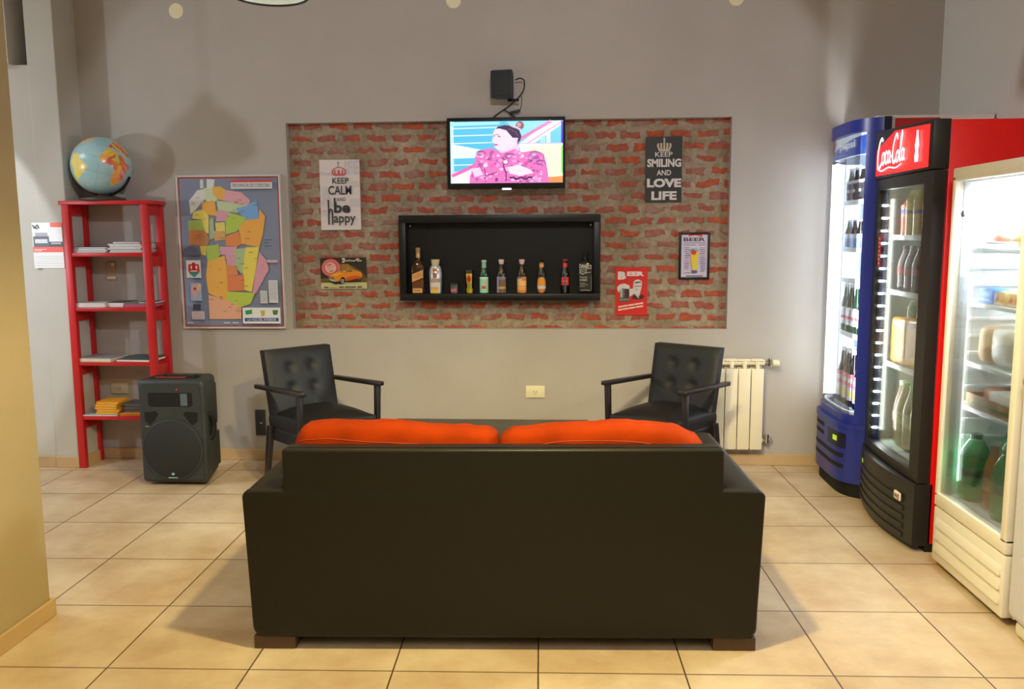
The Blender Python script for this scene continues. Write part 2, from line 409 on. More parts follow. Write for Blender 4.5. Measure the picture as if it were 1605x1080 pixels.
bm = BM(); box(bm, (2.10, -2.6, 0), (2.25, 5.3, 3.1)); struct('wall_right', bm, M['plaster_light'])
bm = BM(); box(bm, (-6.2, -2.7, 0), (2.25, -2.6, 3.1)); struct('wall_front', bm, M['plaster_light'])
bm = BM(); box(bm, (-6.2, -2.6, 0), (-6.1, 5.3, 3.1)); struct('wall_left', bm, M['plaster_light'])
PY = 4.85
bm = BM()
box(bm, (-3.075, PY, 0), (-2.905, 5.3, 3.1), .006)
struct('pillar', bm, M['plaster_light'])
bm = BM()
box(bm, (-6.1, PY + .012, 0), (-3.075, 5.3, 2.365)); box(bm, (-6.1, PY - .03, 2.365), (-3.165, 5.3, 3.1)); box(bm, (-3.165, PY + .16, 2.365), (-3.075, 5.3, 3.1))
struct('wall_alcove', bm, M['plaster_light'])
bm = BM(); box(bm, (-2.55, .9, 0), (-1.886, 2.876, 3.1), .012, 3); struct('wall_column', bm, M['yellow'])
# skirting
def skirt(name, lo, hi): b = BM(); box(b, lo, hi, .003, 1); struct(name, b, M['skirting'])
skirt('baseboard_back', (-2.905, W - .011, 0), (2.10, W, .07))
skirt('baseboard_pillar', (-3.075, PY - .011, 0), (-2.905, PY, .07))
skirt('baseboard_pillar_side', (-2.905, PY, 0), (-2.894, W - .011, .07))
skirt('baseboard_alcove', (-6.1, PY + .001, 0), (-3.075, PY + .012, .07))
skirt('baseboard_column', (-1.886, .9, 0), (-1.874, 2.876, .066))
skirt('baseboard_column_end', (-2.55, 2.876, 0), (-1.874, 2.888, .066))
skirt('baseboard_right', (2.089, -2.6, 0), (2.10, W - .011, .07))

# round blanking plates near the top of the wall
for k, (x, lb) in enumerate(((-2.283, 'round cream cover plate high on the wall above the globe and map'), (-.645, 'round cream cover plate high on the wall above the left side of the television'), (.957, 'round cream cover plate high on the wall toward the fridges'))):
    b = BM(); lathe(b, [(0, -.008), (.041, -.008), (.043, -.005), (.043, 0), (0, 0)], 28, M4=Matrix.Translation((x, W - .0005, 2.707 - (.01 if k != 1 else -.012))) @ Matrix.Rotation(-PI / 2, 4, 'X') @ Matrix.Rotation(PI, 4, 'X'))
    tag(finish('cover_plate', b, M['cream'], norm=True), lb, 'cover plate', 'round cover plates along the top of the wall')

# ------------------------------------------------------------------ pendant lamp whose rim shows at the top edge
t = thing('pendant_lamp', 'chrome dome pendant lamp, only its rim showing at the top edge', 'lamp', (-1.17, 3.45, 2.325))
b = BM(); lathe(b, [(.148, 0), (.152, .004), (.146, .03), (.125, .085), (.085, .13), (.045, .155), (.03, .16), (.03, .2), (0, .2)], 36)
sh = finish('lamp_shade', b, M['chrome'], t, norm=True)
b = BM(); lathe(b, [(.144, .004), (.140, .03), (.119, .082), (.08, .125), (.04, .148), (0, .15)], 36)
finish('reflector', b, mat('pale_reflector', C(214, 226, 224), .3, .3, var=.02), t)
b = BM(); tube(b, [(.149 * math.cos(a), .149 * math.sin(a), 0) for a in [2 * PI * i / 40 for i in range(41)]], .0035, 6); finish('rim', b, M['cable'], t)
b = BM(); cyl(b, (0, 0, .2), (0, 0, .8), .004, n=8); finish('cord', b, M['cable'], t)
b = BM(); lathe(b, [(0, .06), (.025, .068), (.03, .09), (.02, .115), (.012, .13), (0, .13)], 16); finish('bulb', b, emis('bulb_glow', (1, .9, .75, 1), 12), t)

# ------------------------------------------------------------------ sofa (seen from behind)
t = thing('sofa', 'large black leather two seat sofa seen from behind on wooden feet', 'sofa', (-.2065, 2.693, 0), .0397)
SL, SR, SD = -.846, .846, .85
for sx in (-1, 1):
    b = BM()
    x0, x1 = (SL - .012, SL + .128) if sx < 0 else (SR - .128, SR + .012)
    box(b, (x0, 0, .04), (x1, SD, .553), .03, 4, taper=(.86, .995)); finish('arm', b, M['leather'], t)
b = BM(); box(b, (SL + .124, .002, .045), (SR - .124, .088, .690), .014, 4)
for v in b.verts: v.co.y += max(0, (v.co.z - .5)) * .03
finish('backrest', b, M['leather'], t)
b = BM()
rp = []
def corner(cx, cz, r, a0, a1, n=6): rp.extend([(cx + r * math.cos(math.radians(a0 + (a1 - a0) * i / n)), cz + r * math.sin(math.radians(a0 + (a1 - a0) * i / n))) for i in range(n + 1)])
corner(SL + .045, .085, .04, 180, 270); corner(SR - .045, .085, .04, 270, 360); corner(SR - .012, .528, .024, 0, 90)
rp += [(SR - .126, .552), (SR - .124, .556)]; corner(SR - .134, .680, .010, 0, 90, 4); corner(SL + .134, .680, .010, 90, 180, 4); rp += [(SL + .124, .556), (SL + .126, .552)]; corner(SL + .012, .528, .024, 90, 180)
extr(b, rp, lambda u, v, d: Vector((u, -.004 + max(0, v - .5) * .03 + d, v)), .03, bev=.009)
finish('rear_panel', b, M['leather'], t, norm=True)
b = BM(); box(b, (SL + .10, .02, .045), (SR - .10, SD - .01, .27), .02, 3); finish('seat_base', b, M['leather'], t)
for k in (0, 1):
    b = BM(); x0 = SL + .13 + k * .709; box(b, (x0, .14, .27), (x0 + .707, SD + .005, .40), .045, 4); finish('seat_cushion', b, M['leather'], t)
for fx, fy in ((SL + .075, .075), (SR - .075, .075), (SL + .075, SD - .075), (SR - .075, SD - .075)):
    b = BM(); box(b, (fx - .071, fy - .07, 0), (fx + .071, fy + .07, .046), .004); finish('foot', b, M['wood_foot'], t)

# orange back cushions
def cushion(label, x0, x1, seed, prof):
    w = x1 - x0; th = .17
    o = thing('back_cushion', label, 'cushion', ((x0 + x1) / 2, 2.873, .4015), .0397, 'orange back cushions on the sofa')
    t_ = bmesh.new(); bmesh.ops.create_cube(t_, size=2); bmesh.ops.subdivide_edges(t_, edges=list(t_.edges), cuts=35, use_grid_fill=True)
    def top(u):
        for (a, ha), (c_, hc) in zip(prof, prof[1:]):
            if u <= c_: k = (u - a) / (c_ - a); k = k * k * (3 - 2 * k); return ha + (hc - ha) * k
        return prof[-1][1]
    for v in t_.verts:
        x, y, z = v.co
        # round the square outline a little, then puff the faces
        rx = x * (1 - .5 * max(0, abs(z) - .72) ** 2 / .0784 * .055); e = max(0, 1 - abs(x) ** 7) ** .5; f = max(0, 1 - abs(z) ** 5) ** .5
        puff = .34 + .66 * (e * f) ** .8
        n = noise.noise(Vector((x * 3.2 + seed, z * 1.2, seed))) * .010 + noise.noise(Vector((x * 9 + seed, z * 3, y + seed))) * .006
        h = top((rx + 1) / 2)
        v.co = (rx * w / 2, y * th / 2 * puff + z * .022 + n * .8, (z + 1) / 2 * h + n * (.5 if z > 0 else 0))
    b_ = BM(); merge(b_, t_); finish('cover', b_, M['orange'], o, smooth=80, norm=True)
    b_ = BM(); pts = []
    for i in range(41):
        u = i / 40; x = -1 + 2 * u; pts.append((x * w / 2 * .985, -.073 - .012 * (1 - x ** 8), top(u) * (.865 + .02 * math.sin(u * 7 + seed))))
    tube(b_, pts, .0028, 6); finish('piping', b_, M['orange_piping'], o)
cushion('left of the two orange sofa back cushions, behind the left armchair side', -.945, -.2285, 1.3, [(0, .280), (.06, .330), (.2, .340), (.45, .336), (.8, .318), (.94, .312), (1, .292)])
cushion('right of the two orange sofa back cushions, on the side toward the radiator', -.2275, .478, 5.1, [(0, .294), (.08, .318), (.3, .334), (.65, .340), (.85, .328), (.95, .300), (1, .265)])

# ------------------------------------------------------------------ armchairs
def make_armchair(name, label, loc, rz):
    t = thing(name, label, 'armchair', loc, rz, 'pair of armchairs against the wall')
    b = BM(); box(b, (-.205, -.235, .275), (.205, .18, .355), .014, 3); finish('seat_frame', b, M['chair_leather'], t)
    tm = bmesh.new(); bmesh.ops.create_cube(tm, size=2); bmesh.ops.subdivide_edges(tm, edges=list(tm.edges), cuts=15, use_grid_fill=True)
    for v in tm.verts:
        x, y, z = v.co; e = (1 - abs(x) ** 3) * (1 - abs(y) ** 4)
        v.co = (x * .208 * (1 - .02 * z * z), -.03 + y * .213 * (1 - .02 * z * z), .385 + z * (.032 + .05 * e * (z > 0)))
    b = BM(); merge(b, tm); finish('seat', b, M['chair_leather'], t, smooth=60)
    tm = bmesh.new(); bmesh.ops.create_cube(tm, size=2); bmesh.ops.subdivide_edges(tm, edges=list(tm.edges), cuts=29, use_grid_fill=True)
    btn = [(-.066, .665), (.066, .665), (-.066, .550), (.066, .550)]
    lean = lambda z: .150 + (z - .36) * .215
    for v in tm.verts:
        x, y, z = v.co; X = x * .202 * (1 + .01 * z); Z = .540 + z * .222
        e = (1 - abs(x) ** 10) * (1 - abs(z) ** 10)
        Y = y * .026 - (.010 * e if y < 0 else 0)
        if y < -.9:
            for bx, bz in btn: Y += .012 * math.exp(-((X - bx) ** 2 + (Z - bz) ** 2) / .0007)
        v.co = (X, lean(Z) + Y, Z)
    b = BM(); merge(b, tm); bk = finish('backrest', b, M['chair_leather'], t, smooth=60)
    for bx, bz in btn:
        b = BM(); lathe(b, [(0, .002), (.006, .0015), (.008, 0), (0, -.004)], 14, M4=Matrix.Translation((bx, lean(bz) - .0235, bz)) @ Matrix.Rotation(PI / 2, 4, 'X')); finish('button', b, M['chair_leather'], bk, norm=True)
    for s in (-1, 1):
        b = BM(); beam(b, (s * .236, -.255, .586), (s * .232, .262, .566), .040, .024, .032, .024, bev=.005); finish('armrest', b, M['dark_wood'], t)
        b = BM(); hexa(b, [(s * .236 - .012, -.205, 0), (s * .236 + .012, -.205, 0), (s * .236 + .012, -.180, 0), (s * .236 - .012, -.180, 0), (s * .236 - .013, -.235, .576), (s * .236 + .013, -.235, .576), (s * .236 + .013, -.200, .576), (s * .236 - .013, -.200, .576)], .004); finish('leg', b, M['dark_wood'], t)
        b = BM(); hexa(b, [(s * .208 - .012, .225, 0), (s * .208 + .012, .225, 0), (s * .208 + .012, .252, 0), (s * .208 - .012, .252, 0), (s * .212 - .014, .128, .36), (s * .212 + .014, .128, .36), (s * .212 + .014, .176, .36), (s * .212 - .014, .176, .36)], .004); finish('leg', b, M['dark_wood'], t)
    return t
make_armchair('armchair', 'black tufted leather armchair on the left, beside the floor loudspeaker', (-1.344, 4.505, 0), math.radians(46.5))
make_armchair('armchair', 'black tufted leather armchair on the right, in front of the radiator', (.549, 4.605, 0), math.radians(-37.2))

# coffee table behind the sofa
t = thing('coffee_table', 'low dark wooden coffee table mostly hidden behind the sofa cushions', 'table', (-.40, 4.29, 0))
b = BM(); box(b, (-.525, -.28, .35), (.525, .28, .38), .004); finish('table_top', b, M['table_wood'], t)
b = BM(); box(b, (-.495, -.25, .29), (.495, .25, .35), .003); finish('apron', b, M['table_wood'], t)
for sx in (-1, 1):
    for sy in (-1, 1):
        b = BM(); box(b, (sx * .47 - .022, sy * .23 - .022, 0), (sx * .47 + .022, sy * .23 + .022, .29), .003); finish('leg', b, M['table_wood'], t)

# ------------------------------------------------------------------ radiator
t = thing('radiator', 'cream white sectional wall radiator behind the right armchair', 'radiator', (0, 0, 0))
for k in range(5):
    x = 1.158 - .0745 * (k + .5); b = BM()
    box(b, (x - .0355, 4.985, .115), (x + .0355, 4.995, .598), .005, 2)
    box(b, (x - .006, 4.99, .118), (x + .006, 5.06, .64), .003, 1)
    box(b, (x - .0355, 5.045, .115), (x + .0355, 5.052, .62), .003, 1)
    hexa(b, [(x - .010, 4.99, .598), (x + .010, 4.99, .598), (x + .010, 5.02, .598), (x - .010, 5.02, .598), (x - .012, 5.0, .645), (x + .012, 5.0, .645), (x + .012, 5.04, .645), (x - .012, 5.04, .645)], .003)
    box(b, (x - .0365, 4.996, .640), (x + .0365, 5.05, .652), .004, 2)
    finish('section', b, M['white_enamel'], t)
for z, nm in ((.630, 'header_pipe'), (.165, 'lower_pipe')):
    b = BM(); cyl(b, (.785, 5.022, z), (1.165, 5.022, z), .017, n=18); finish(nm, b, M['white_enamel'], t)
b = BM(); cyl(b, (1.165, 5.022, .630), (1.215, 5.022, .630), .011, n=14); cyl(b, (1.195, 5.022, .61), (1.195, 5.022, .655), .014, n=14); cyl(b, (1.195, 5.022, .63), (1.195, W, .63), .009, n=12)
v_ = finish('valve', b, M['chrome'], t)
b = BM(); lathe(b, [(0, 0), (.018, 0), (.021, .006), (.021, .03), (.016, .036), (0, .036)], 20, M4=Matrix.Translation((1.207, 5.0, .63)) @ Matrix.Rotation(PI / 2, 4, 'Y')); finish('knob', b, M['white_enamel'], v_, norm=True)
b = BM(); cyl(b, (1.160, 5.022, .165), (1.20, 5.022, .165), .010, n=14); cyl(b, (1.19, 5.022, .15), (1.19, 5.022, .20), .015, n=14); cyl(b, (1.19, 5.022, .172), (1.19, W, .172), .009, n=12); lathe(b, [(0, 0), (.013, 0), (.013, .018), (0, .018)], 6, M4=Matrix.Translation((1.20, 5.022, .175)) @ Matrix.Rotation(PI / 2, 4, 'Y'))
finish('valve', b, M['chrome'], t)

# ------------------------------------------------------------------ sockets and plates
def socket(label, x0, x1, z0, z1, body, cat='socket', name='wall_socket', marks=True):
    t = thing(name, label, cat, ((x0 + x1) / 2, W, (z0 + z1) / 2)); hx, hz = (x1 - x0) / 2, (z1 - z0) / 2
    b = BM(); box(b, (-hx, -.010, -hz), (hx, 0, hz), .004, 2); finish('cover', b, body, t)
    if marks:
        b = BM(); box(b, (-hx * .28, -.0125, -hz * .45), (hx * .28, -.009, hz * .45), .002, 1); ins = finish('insert', b, body, t)
        b = BM()
        for a in (-.5, .5): box(b, (a * .016 - .0015, -.0135, -.004), (a * .016 + .0015, -.0122, .006))
        box(b, (-.0015, -.0135, -.012), (.0015, -.0122, -.006)); finish('slots', b, M['slot'], ins)
    return t
socket('cream wall socket low on the wall between the two armchairs', -.239, -.124, .404, .478, M['cream'])
socket('beige wall socket seen through the lowest gap of the red shelf', -2.827, -2.717, .414, .488, solid('beige_plastic', C(196, 184, 160), .35))
t = socket('black wall box low on the wall left of the left armchair', -1.917, -1.852, .158, .319, M['black_plastic'], 'wall box', 'wall_box', False)
b = BM(); box(b, (-.002, -.0125, -.004), (.014, -.0095, .001), .001, 1); finish('indicator_mark', b, M['paper'], t)
t = thing('wall_bracket', 'small beige plastic holder on the wall seen through the red shelf', 'holder', (-2.776, W, 1.179))
b = BM(); box(b, (-.029, -.008, -.053), (.029, 0, .053), .003, 1); finish('back_plate', b, solid('beige_holder', C(176, 158, 132), .4), t)
b = BM(); box(b, (.006, -.014, .032), (.026, -.007, .050), .002, 1); finish('clip', b, M['cream'], t)
b = BM(); box(b, (-.026, -.014, -.052), (.027, -.007, -.033), .002, 1); finish('ledge', b, M['cream'], t)

# ------------------------------------------------------------------ floor loudspeaker
t = thing('floor_loudspeaker', 'large black plastic loudspeaker cabinet standing on the floor by the red shelf', 'loudspeaker', (-2.178, 4.505, 0), .0)
b = BM()
def sec(y, w, z0, z1): return [(-w, y, z0), (w, y, z0), (w, y, z1), (-w, y, z1)]
S0, S1 = sec(0.0, .193, .012, .602), sec(.27, .145, .03, .598)
hexa(b, [S0[0], S0[1], S1[1], S1[0], S0[3], S0[2], S1[2], S1[3]], .028, 4)
finish('cabinet', b, M['black_plastic'], t)
b = BM()
rr = []
for i in range(48):
    a = 2 * PI * i / 48; ca, sa = math.cos(a), math.sin(a); rr.append((.172 * math.copysign(abs(ca) ** .16, ca), .307 + .272 * math.copysign(abs(sa) ** .12, sa)))
extr(b, rr, lambda u, v, d: Vector((u, -.006 + d, v)), .012); fr = finish('front_panel', b, M['black_plastic'], t, norm=True)
b = BM(); lathe(b, [(.166, 0), (.168, .006), (.150, .011), (.0, .020)], 48, M4=Matrix.Translation((0, -.006, .208)) @ Matrix.Rotation(PI / 2, 4, 'X')); finish('woofer_grille', b, M['grille'], t, norm=True)
b = BM(); tube(b, [(.168 * math.cos(a), -.010, .208 + .168 * math.sin(a)) for a in [2 * PI * i / 48 for i in range(49)]], .005, 8); finish('woofer_rim', b, M['black_plastic'], t)
b = BM()
extr(b, [(-.115, .452), (.115, .452), (.125, .462), (.125, .522), (.117, .53), (-.117, .53), (-.125, .522), (-.125, .462)], lambda u, v, d: Vector((u, -.0075 + d, v)), .003); hn = finish('horn', b, M['black_deep'], t, norm=True)
b = BM(); hexa(b, [(.060, -.010, .457), (.098, -.0085, .457), (.098, -.006, .457), (.060, -.006, .457), (.060, -.010, .525), (.098, -.0085, .525), (.098, -.006, .525), (.060, -.006, .525)]); finish('horn_wall', b, solid('grey_horn', C(92, 104, 112), .4), hn)
for s in (-1, 1):
    b = BM(); extr(b, [(s * .150, .42), (s * .085, .425), (s * .070, .41), (s * .105, .362), (s * .122, .348), (s * .150, .372)], lambda u, v, d: Vector((u, -.0075 + d, v)), .003); finish('port', b, M['black_deep'], t, norm=True)
b = BM(); A_ = Art(b, lambda u, v, d: Vector((-.03 + .06 * u, -.0215 - d, .05 + .035 * v))); A_.ell(.5, .68, .16, .24, C(90, 170, 190)); A_.poly([(.4, .55), (.6, .85), (.66, .7)], C(220, 236, 240)); A_.rect(.05, .0, .95, .16, C(170, 190, 190))
finish('badge', b, M['print'], t, smooth=None)
b = BM(); box(b, (-.148, -.0085, .338), (-.128, -.006, .342)); finish('label_mark', b, M['silver'], t)
b = BM(); lathe(b, [(0, .003), (.003, .002), (.003, 0)], 8, M4=Matrix.Translation((.04, -.006, .548)) @ Matrix.Rotation(PI / 2, 4, 'X')); finish('power_light', b, M['red_dot'], t)
b = BM(); box(b, (-.14, .05, .597), (.12, .14, .607), .003); hd = finish('control_panel', b, M['black_deep'], t)
b = BM(); box(b, (-.10, .04, .606), (.07, .055, .609)); finish('control_labels', b, solid('control_red', C(190, 70, 60), .5), hd)
for x in (-.05, .125):
    b = BM(); cyl(b, (x, .06, .604), (x, .06, .622), .008, .007, n=14); finish('knob', b, M['black_deep'], t)
b = BM(); tube(b, spline([(.165, .06, .40), (.19, .08, .385), (.195, .1, .33), (.19, .08, .27), (.165, .06, .25)], 5), .016, 8); finish('side_handle', b, M['black_deep'], t)
b = BM(); box(b, (.15, .05, .08), (.186, .2, .28), .008); box(b, (.15, .05, .32), (.180, .2, .56), .01); finish('side_rib', b, M['black_plastic'], t)

# ------------------------------------------------------------------ red shelf, globe, printed matter
t = thing('red_shelf', 'tall narrow red painted open shelf unit standing against the wall', 'shelf', (-2.667, 4.837, 0))
def leg(xt, xb, y0, y1):
    b = BM(); w = .042; hexa(b, [(xb - w / 2, y0, 0), (xb + w / 2, y0, 0), (xb + w / 2, y1, 0), (xb - w / 2, y1, 0), (xt - w / 2, y0, 1.572), (xt + w / 2, y0, 1.572), (xt + w / 2, y1, 1.572), (xt - w / 2, y1, 1.572)], .002); finish('leg', b, M['red_paint'], t)
LX = lambda z: -.238 - .004 * (1 - z / 1.59)
RX = lambda z: .231 + .004 * (1 - z / 1.59)
for y0 in (0, .176): leg(-.238, -.242, y0, y0 + .034); leg(.231, .235, y0, y0 + .034)
SHZ = [1.594, 1.293, .972, .648, .320]
for k, z in enumerate(SHZ):
    b = BM(); e = .021 if k else .036
    box(b, (LX(z) - e + (.041 if k else 0), .004 if k else -.004, z - .022), (RX(z) + e - (.041 if k else 0), .206 if k else .212, z), .002); finish('shelf_board', b, M['red_paint'], t)
    for s, f in ((-1, LX), (1, RX)):
        b = BM(); x = f(z - .05); box(b, (x - .012, .034, z - .085), (x + .012, .176, z - .022), .002); finish('side_rail', b, M['red_paint'], t)

def mag(name, label, cat, x, y, z, w, d, h, rz, cover, group=None, edge=None):
    o = thing(name, label, cat, (x, y, z), rz, group)
    b = BM(); box(b, (-w / 2, -d / 2, 0), (w / 2, d / 2, h * .86), min(.0015, h * .2), 1); finish('pages', b, edge or M['paper'], o)
    b = BM(); box(b, (-w / 2 - .001, -d / 2 - .001, h * .86), (w / 2 + .001, d / 2, h), .0004, 1); finish('front_cover', b, cover, o)
    return z + h
gA = solid('mag_grey', C(178, 180, 186), .4); gB = solid('mag_dark', C(60, 62, 70), .35); gC = solid('mag_white', C(222, 222, 224), .4); gR = solid('mag_brown', C(150, 100, 84), .4); gG = solid('mag_olive', C(126, 124, 92), .4); gT = solid('mag_teal', C(74, 100, 96), .35); gP = solid('mag_pink', C(186, 90, 120), .4); gV = solid('book_blue_cover', C(150, 148, 170), .35)
Z = SHZ[1]; z = Z; pos = ['at the bottom', 'second from the bottom', 'second from the top', 'on top']
for k in range(4): z = mag('magazine', 'thin grey magazine ' + pos[k] + ' of the low left pile on the second shelf', 'magazine', -2.79 + .006 * math.sin(k * 2), 4.945 + .004 * k, z, .20, .17, .0085, .03 * math.sin(k * 3), (gA, gC, gA, gB)[k], 'magazines in the left pile')
z = Z; pos6 = ['at the bottom', 'second from the bottom', 'third from the bottom', 'third from the top', 'second from the top', 'on top']
for k in range(6): z = mag('magazine', ('grey magazine ' if k < 5 else 'brown covered magazine ') + pos6[k] + ' of the taller right pile on the second shelf', 'magazine', -2.565 + .008 * math.sin(k * 2.3), 4.945, z, .205, .17, .0088, .035 * math.sin(k * 2 + 1), (gA, gB, gC, gA, gC, gR)[k], 'magazines in the right pile')
mag('paper_sheet', 'curled pinkish leaflet lying over the taller right pile of magazines', 'leaflet', -2.585, 4.95, z, .15, .14, .012, .2, gR)
Z = SHZ[2]
mag('book', 'white paperback at the left front of the middle shelf', 'book', -2.805, 4.925, Z, .185, .14, .026, .0, gC)
mag('magazine', 'dark covered magazine tilted behind the white paperback on the middle shelf', 'magazine', -2.655, 4.955, Z, .10, .16, .030, -.05, gB)
mag('magazine', 'olive covered magazine at the right of the middle shelf', 'magazine', -2.515, 4.94, Z, .17, .16, .022, .06, gG, edge=gP)
mag('magazine', 'thin black magazine by the right leg, lying on the olive one', 'magazine', -2.475, 4.96, Z + .022, .10, .14, .008, .02, gB)
Z = SHZ[3]
mag('book', 'cream edged book with a mauve cover on the fourth shelf', 'book', -2.79, 4.935, Z, .205, .18, .024, -.05, gV, edge=solid('cream_pages', C(226, 218, 186), .6))
mag('magazine', 'teal magazine at the right of the fourth shelf', 'magazine', -2.555, 4.94, Z, .215, .17, .014, -.08, gT)
mag('magazine', 'black bound booklet lying on the teal magazine on the fourth shelf', 'magazine', -2.545, 4.955, Z + .014, .19, .13, .009, -.12, gB, edge=gT)
Z = SHZ[4]
mag('paper_sheet', 'pale blue paper leaflet at the left of the lowest shelf under yellow books', 'leaflet', -2.79, 4.93, Z, .22, .17, .008, .02, solid('pale_blue_paper', C(170, 190, 206), .5))
yb = solid('book_yellow', C(236, 164, 26), .45); ye = solid('book_yellow_pages', C(232, 172, 60), .6)
z = Z + .008; p5 = ['at the bottom', 'second from the bottom', 'in the middle', 'second from the top', 'on top']
for k in range(5): z = mag('book', 'thick yellow paperback ' + p5[k] + ' of the stack on the lowest shelf', 'book', -2.745 + .006 * math.sin(k * 2.1), 4.925, z, .135, .14, .0155, .04 * math.sin(k * 1.7), yb, 'yellow paperbacks on the lowest shelf', ye)
mag('book', 'flat yellow and red booklet beside the yellow stack on the lowest shelf', 'book', -2.575, 4.915, Z, .175, .13, .016, .06, yb, edge=solid('orange_pages', C(206, 110, 40), .6))
z = Z + .016
for k in range(3): z = mag('book', 'dark brown book ' + ('at the bottom', 'in the middle', 'on top')[k] + ' of the dark stack right of the yellow books', 'book', -2.585, 4.95, z, .16 - .006 * k, .13, .018, .03 * math.sin(k * 2.), (gB, solid('book_brown', C(84, 66, 58), .4), gB)[k], 'dark books on the lowest shelf', solid('grey_pages', C(96, 88, 82), .6))

# globe
GC = Vector((0, 0, .205)); GR = .166
t = thing('globe', 'light blue desk globe with coloured continents on top of the red shelf', 'globe', (-2.72, 4.935, 1.594))
AF = [(-17, 15), (-16, 21), (-10, 29), (-6, 35), (3, 37), (10, 37), (11, 33), (20, 32), (25, 31), (32, 31), (35, 27), (37, 20), (43, 12), (51, 12), (47, 4), (41, -3), (39, -8), (41, -15), (35, -22), (33, -28), (27, -34), (19, -35), (15, -27), (12, -17), (13, -8), (9, 0), (9, 4), (4, 6), (-4, 5), (-9, 5), (-13, 9)]
SA = [(-80, 8), (-72, 12), (-62, 10), (-52, 5), (-50, 0), (-44, -3), (-36, -6), (-35, -9), (-39, -15), (-41, -22), (-48, -26), (-54, -34), (-58, -38), (-65, -42), (-67, -50), (-69, -55), (-75, -50), (-73, -38), (-70, -20), (-76, -14), (-81, -5)]
EU = [(-9, 37), (-9, 43), (-1, 44), (-4, 48), (4, 52), (9, 54), (10, 60), (20, 66), (40, 68), (60, 68), (60, 30), (50, 30), (36, 36), (27, 37), (22, 37), (14, 40), (8, 44), (3, 42)]
MD = [(44, -16), (50, -15), (49, -22), (46, -26), (43, -22)]
NA = [(-125, 70), (-60, 60), (-55, 50), (-70, 43), (-80, 30), (-82, 25), (-97, 22), (-88, 16), (-80, 9), (-95, 14), (-110, 25), (-125, 45)]
def inside(p, poly):
    x, y = p; r = False; j = len(poly) - 1
    for i in range(len(poly)):
        (xi, yi), (xj, yj) = poly[i], poly[j]
        if (yi > y) != (yj > y) and x < (xj - xi) * (y - yi) / (yj - yi) + xi: r = not r
        j = i
    return r
rg = random.Random(3); pal = [C(238, 206, 60), C(240, 190, 50), C(226, 120, 60), C(196, 206, 90), C(214, 96, 80), C(240, 170, 90)]
seeds = [(rg.uniform(-20, 52), rg.uniform(-36, 38), rg.choice(pal)) for _ in range(26)]; seedsS = [(rg.uniform(-82, -34), rg.uniform(-56, 12), rg.choice([C(236, 220, 90), C(244, 190, 196), C(236, 214, 120), C(240, 170, 200)])) for _ in range(9)]
def earth(lon, lat):
    n = noise.noise(Vector((lon * .12, lat * .12, 0))) * 2.5; lo, la = lon + n, lat + n
    if la < -72 + 5 * noise.noise(Vector((lon * .05, 3, 0))): return C(240, 150, 170) if (lon % 60) < 34 else C(240, 160, 50)
    if inside((lo, la), AF) or inside((lo, la), MD):
        if lo > 28 and -22 < la < 10: return C(232, 150, 150) if (lo + la) % 17 > 7 else C(222, 110, 80)
        return min(seeds, key=lambda s: (s[0] - lo) ** 2 + (s[1] - la) ** 2)[2]
    if inside((lo, la), SA): return min(seedsS, key=lambda s: (s[0] - lo) ** 2 + (s[1] - la) ** 2)[2]
    if inside((lo, la), EU): return C(214, 90, 70) if int(lo / 14 + la / 9) % 2 else C(226, 196, 90)
    if inside((lo, la), NA): return C(240, 190, 120)
    d = .5 + .5 * noise.noise(Vector((lon * .03, lat * .03, 7)))
    k = .94 if (abs(lon % 15) < 1 or abs(lat % 15) < 1) else 1
    return C(int((150 + 22 * d) * k), int((196 + 10 * d) * k), int((206 + 6 * d) * k))
b = BM(); lay = b.loops.layers.float_color['Col']; NU, NV = 180, 90
# the globe turns so that the south Atlantic faces the room
Rg = Matrix.Rotation(math.radians(14), 3, 'Y') @ Matrix.Rotation(math.radians(-4), 3, 'X')
def gp(lon, lat):
    a = math.radians(lon + 10 - 90 + 29); c = math.cos(math.radians(lat)); return GC + Rg @ Vector((GR * c * math.cos(a), GR * c * math.sin(a), GR * math.sin(math.radians(lat))))
V = [[b.verts.new(gp(-180 + 360 * i / NU, -90 + 180 * j / NV)) for i in range(NU)] for j in range(1, NV)]
ps, pn = b.verts.new(gp(0, -90)), b.verts.new(gp(0, 90))
for j in range(NV):
    for i in range(NU):
        i2 = (i + 1) % NU; cc = earth(-180 + 360 * (i + .5) / NU, -90 + 180 * (j + .5) / NV)
        if j == 0: f = b.faces.new((ps, V[0][i2], V[0][i]))
        elif j == NV - 1: f = b.faces.new((V[-1][i], V[-1][i2], pn))
        else: f = b.faces.new((V[j - 1][i], V[j - 1][i2], V[j][i2], V[j][i]))
        for l in f.loops: l[lay] = cc
finish('globe_ball', b, M['globe'], t, smooth=60)
b = BM(); lathe(b, [(0, 0), (.120, 0), (.126, .006), (.122, .016), (.07, .026), (.035, .034), (.025, .046), (0, .046)], 36); finish('base', b, solid('globe_base', C(70, 58, 50), .45), t)
b = BM(); tube(b, [GC + Vector(((GR + .006) * math.cos(a), .012, (GR + .006) * math.sin(a))) for a in [math.radians(-118 + 6 * i) for i in range(17)]], .007, 8); finish('arm', b, M['black_deep'], t)
b = BM(); ax = Rg @ Vector((0, 0, 1)); cyl(b, GC - ax * (GR + .012), GC - ax * (GR - .002), .012, n=14); finish('pivot', b, M['black_deep'], t)

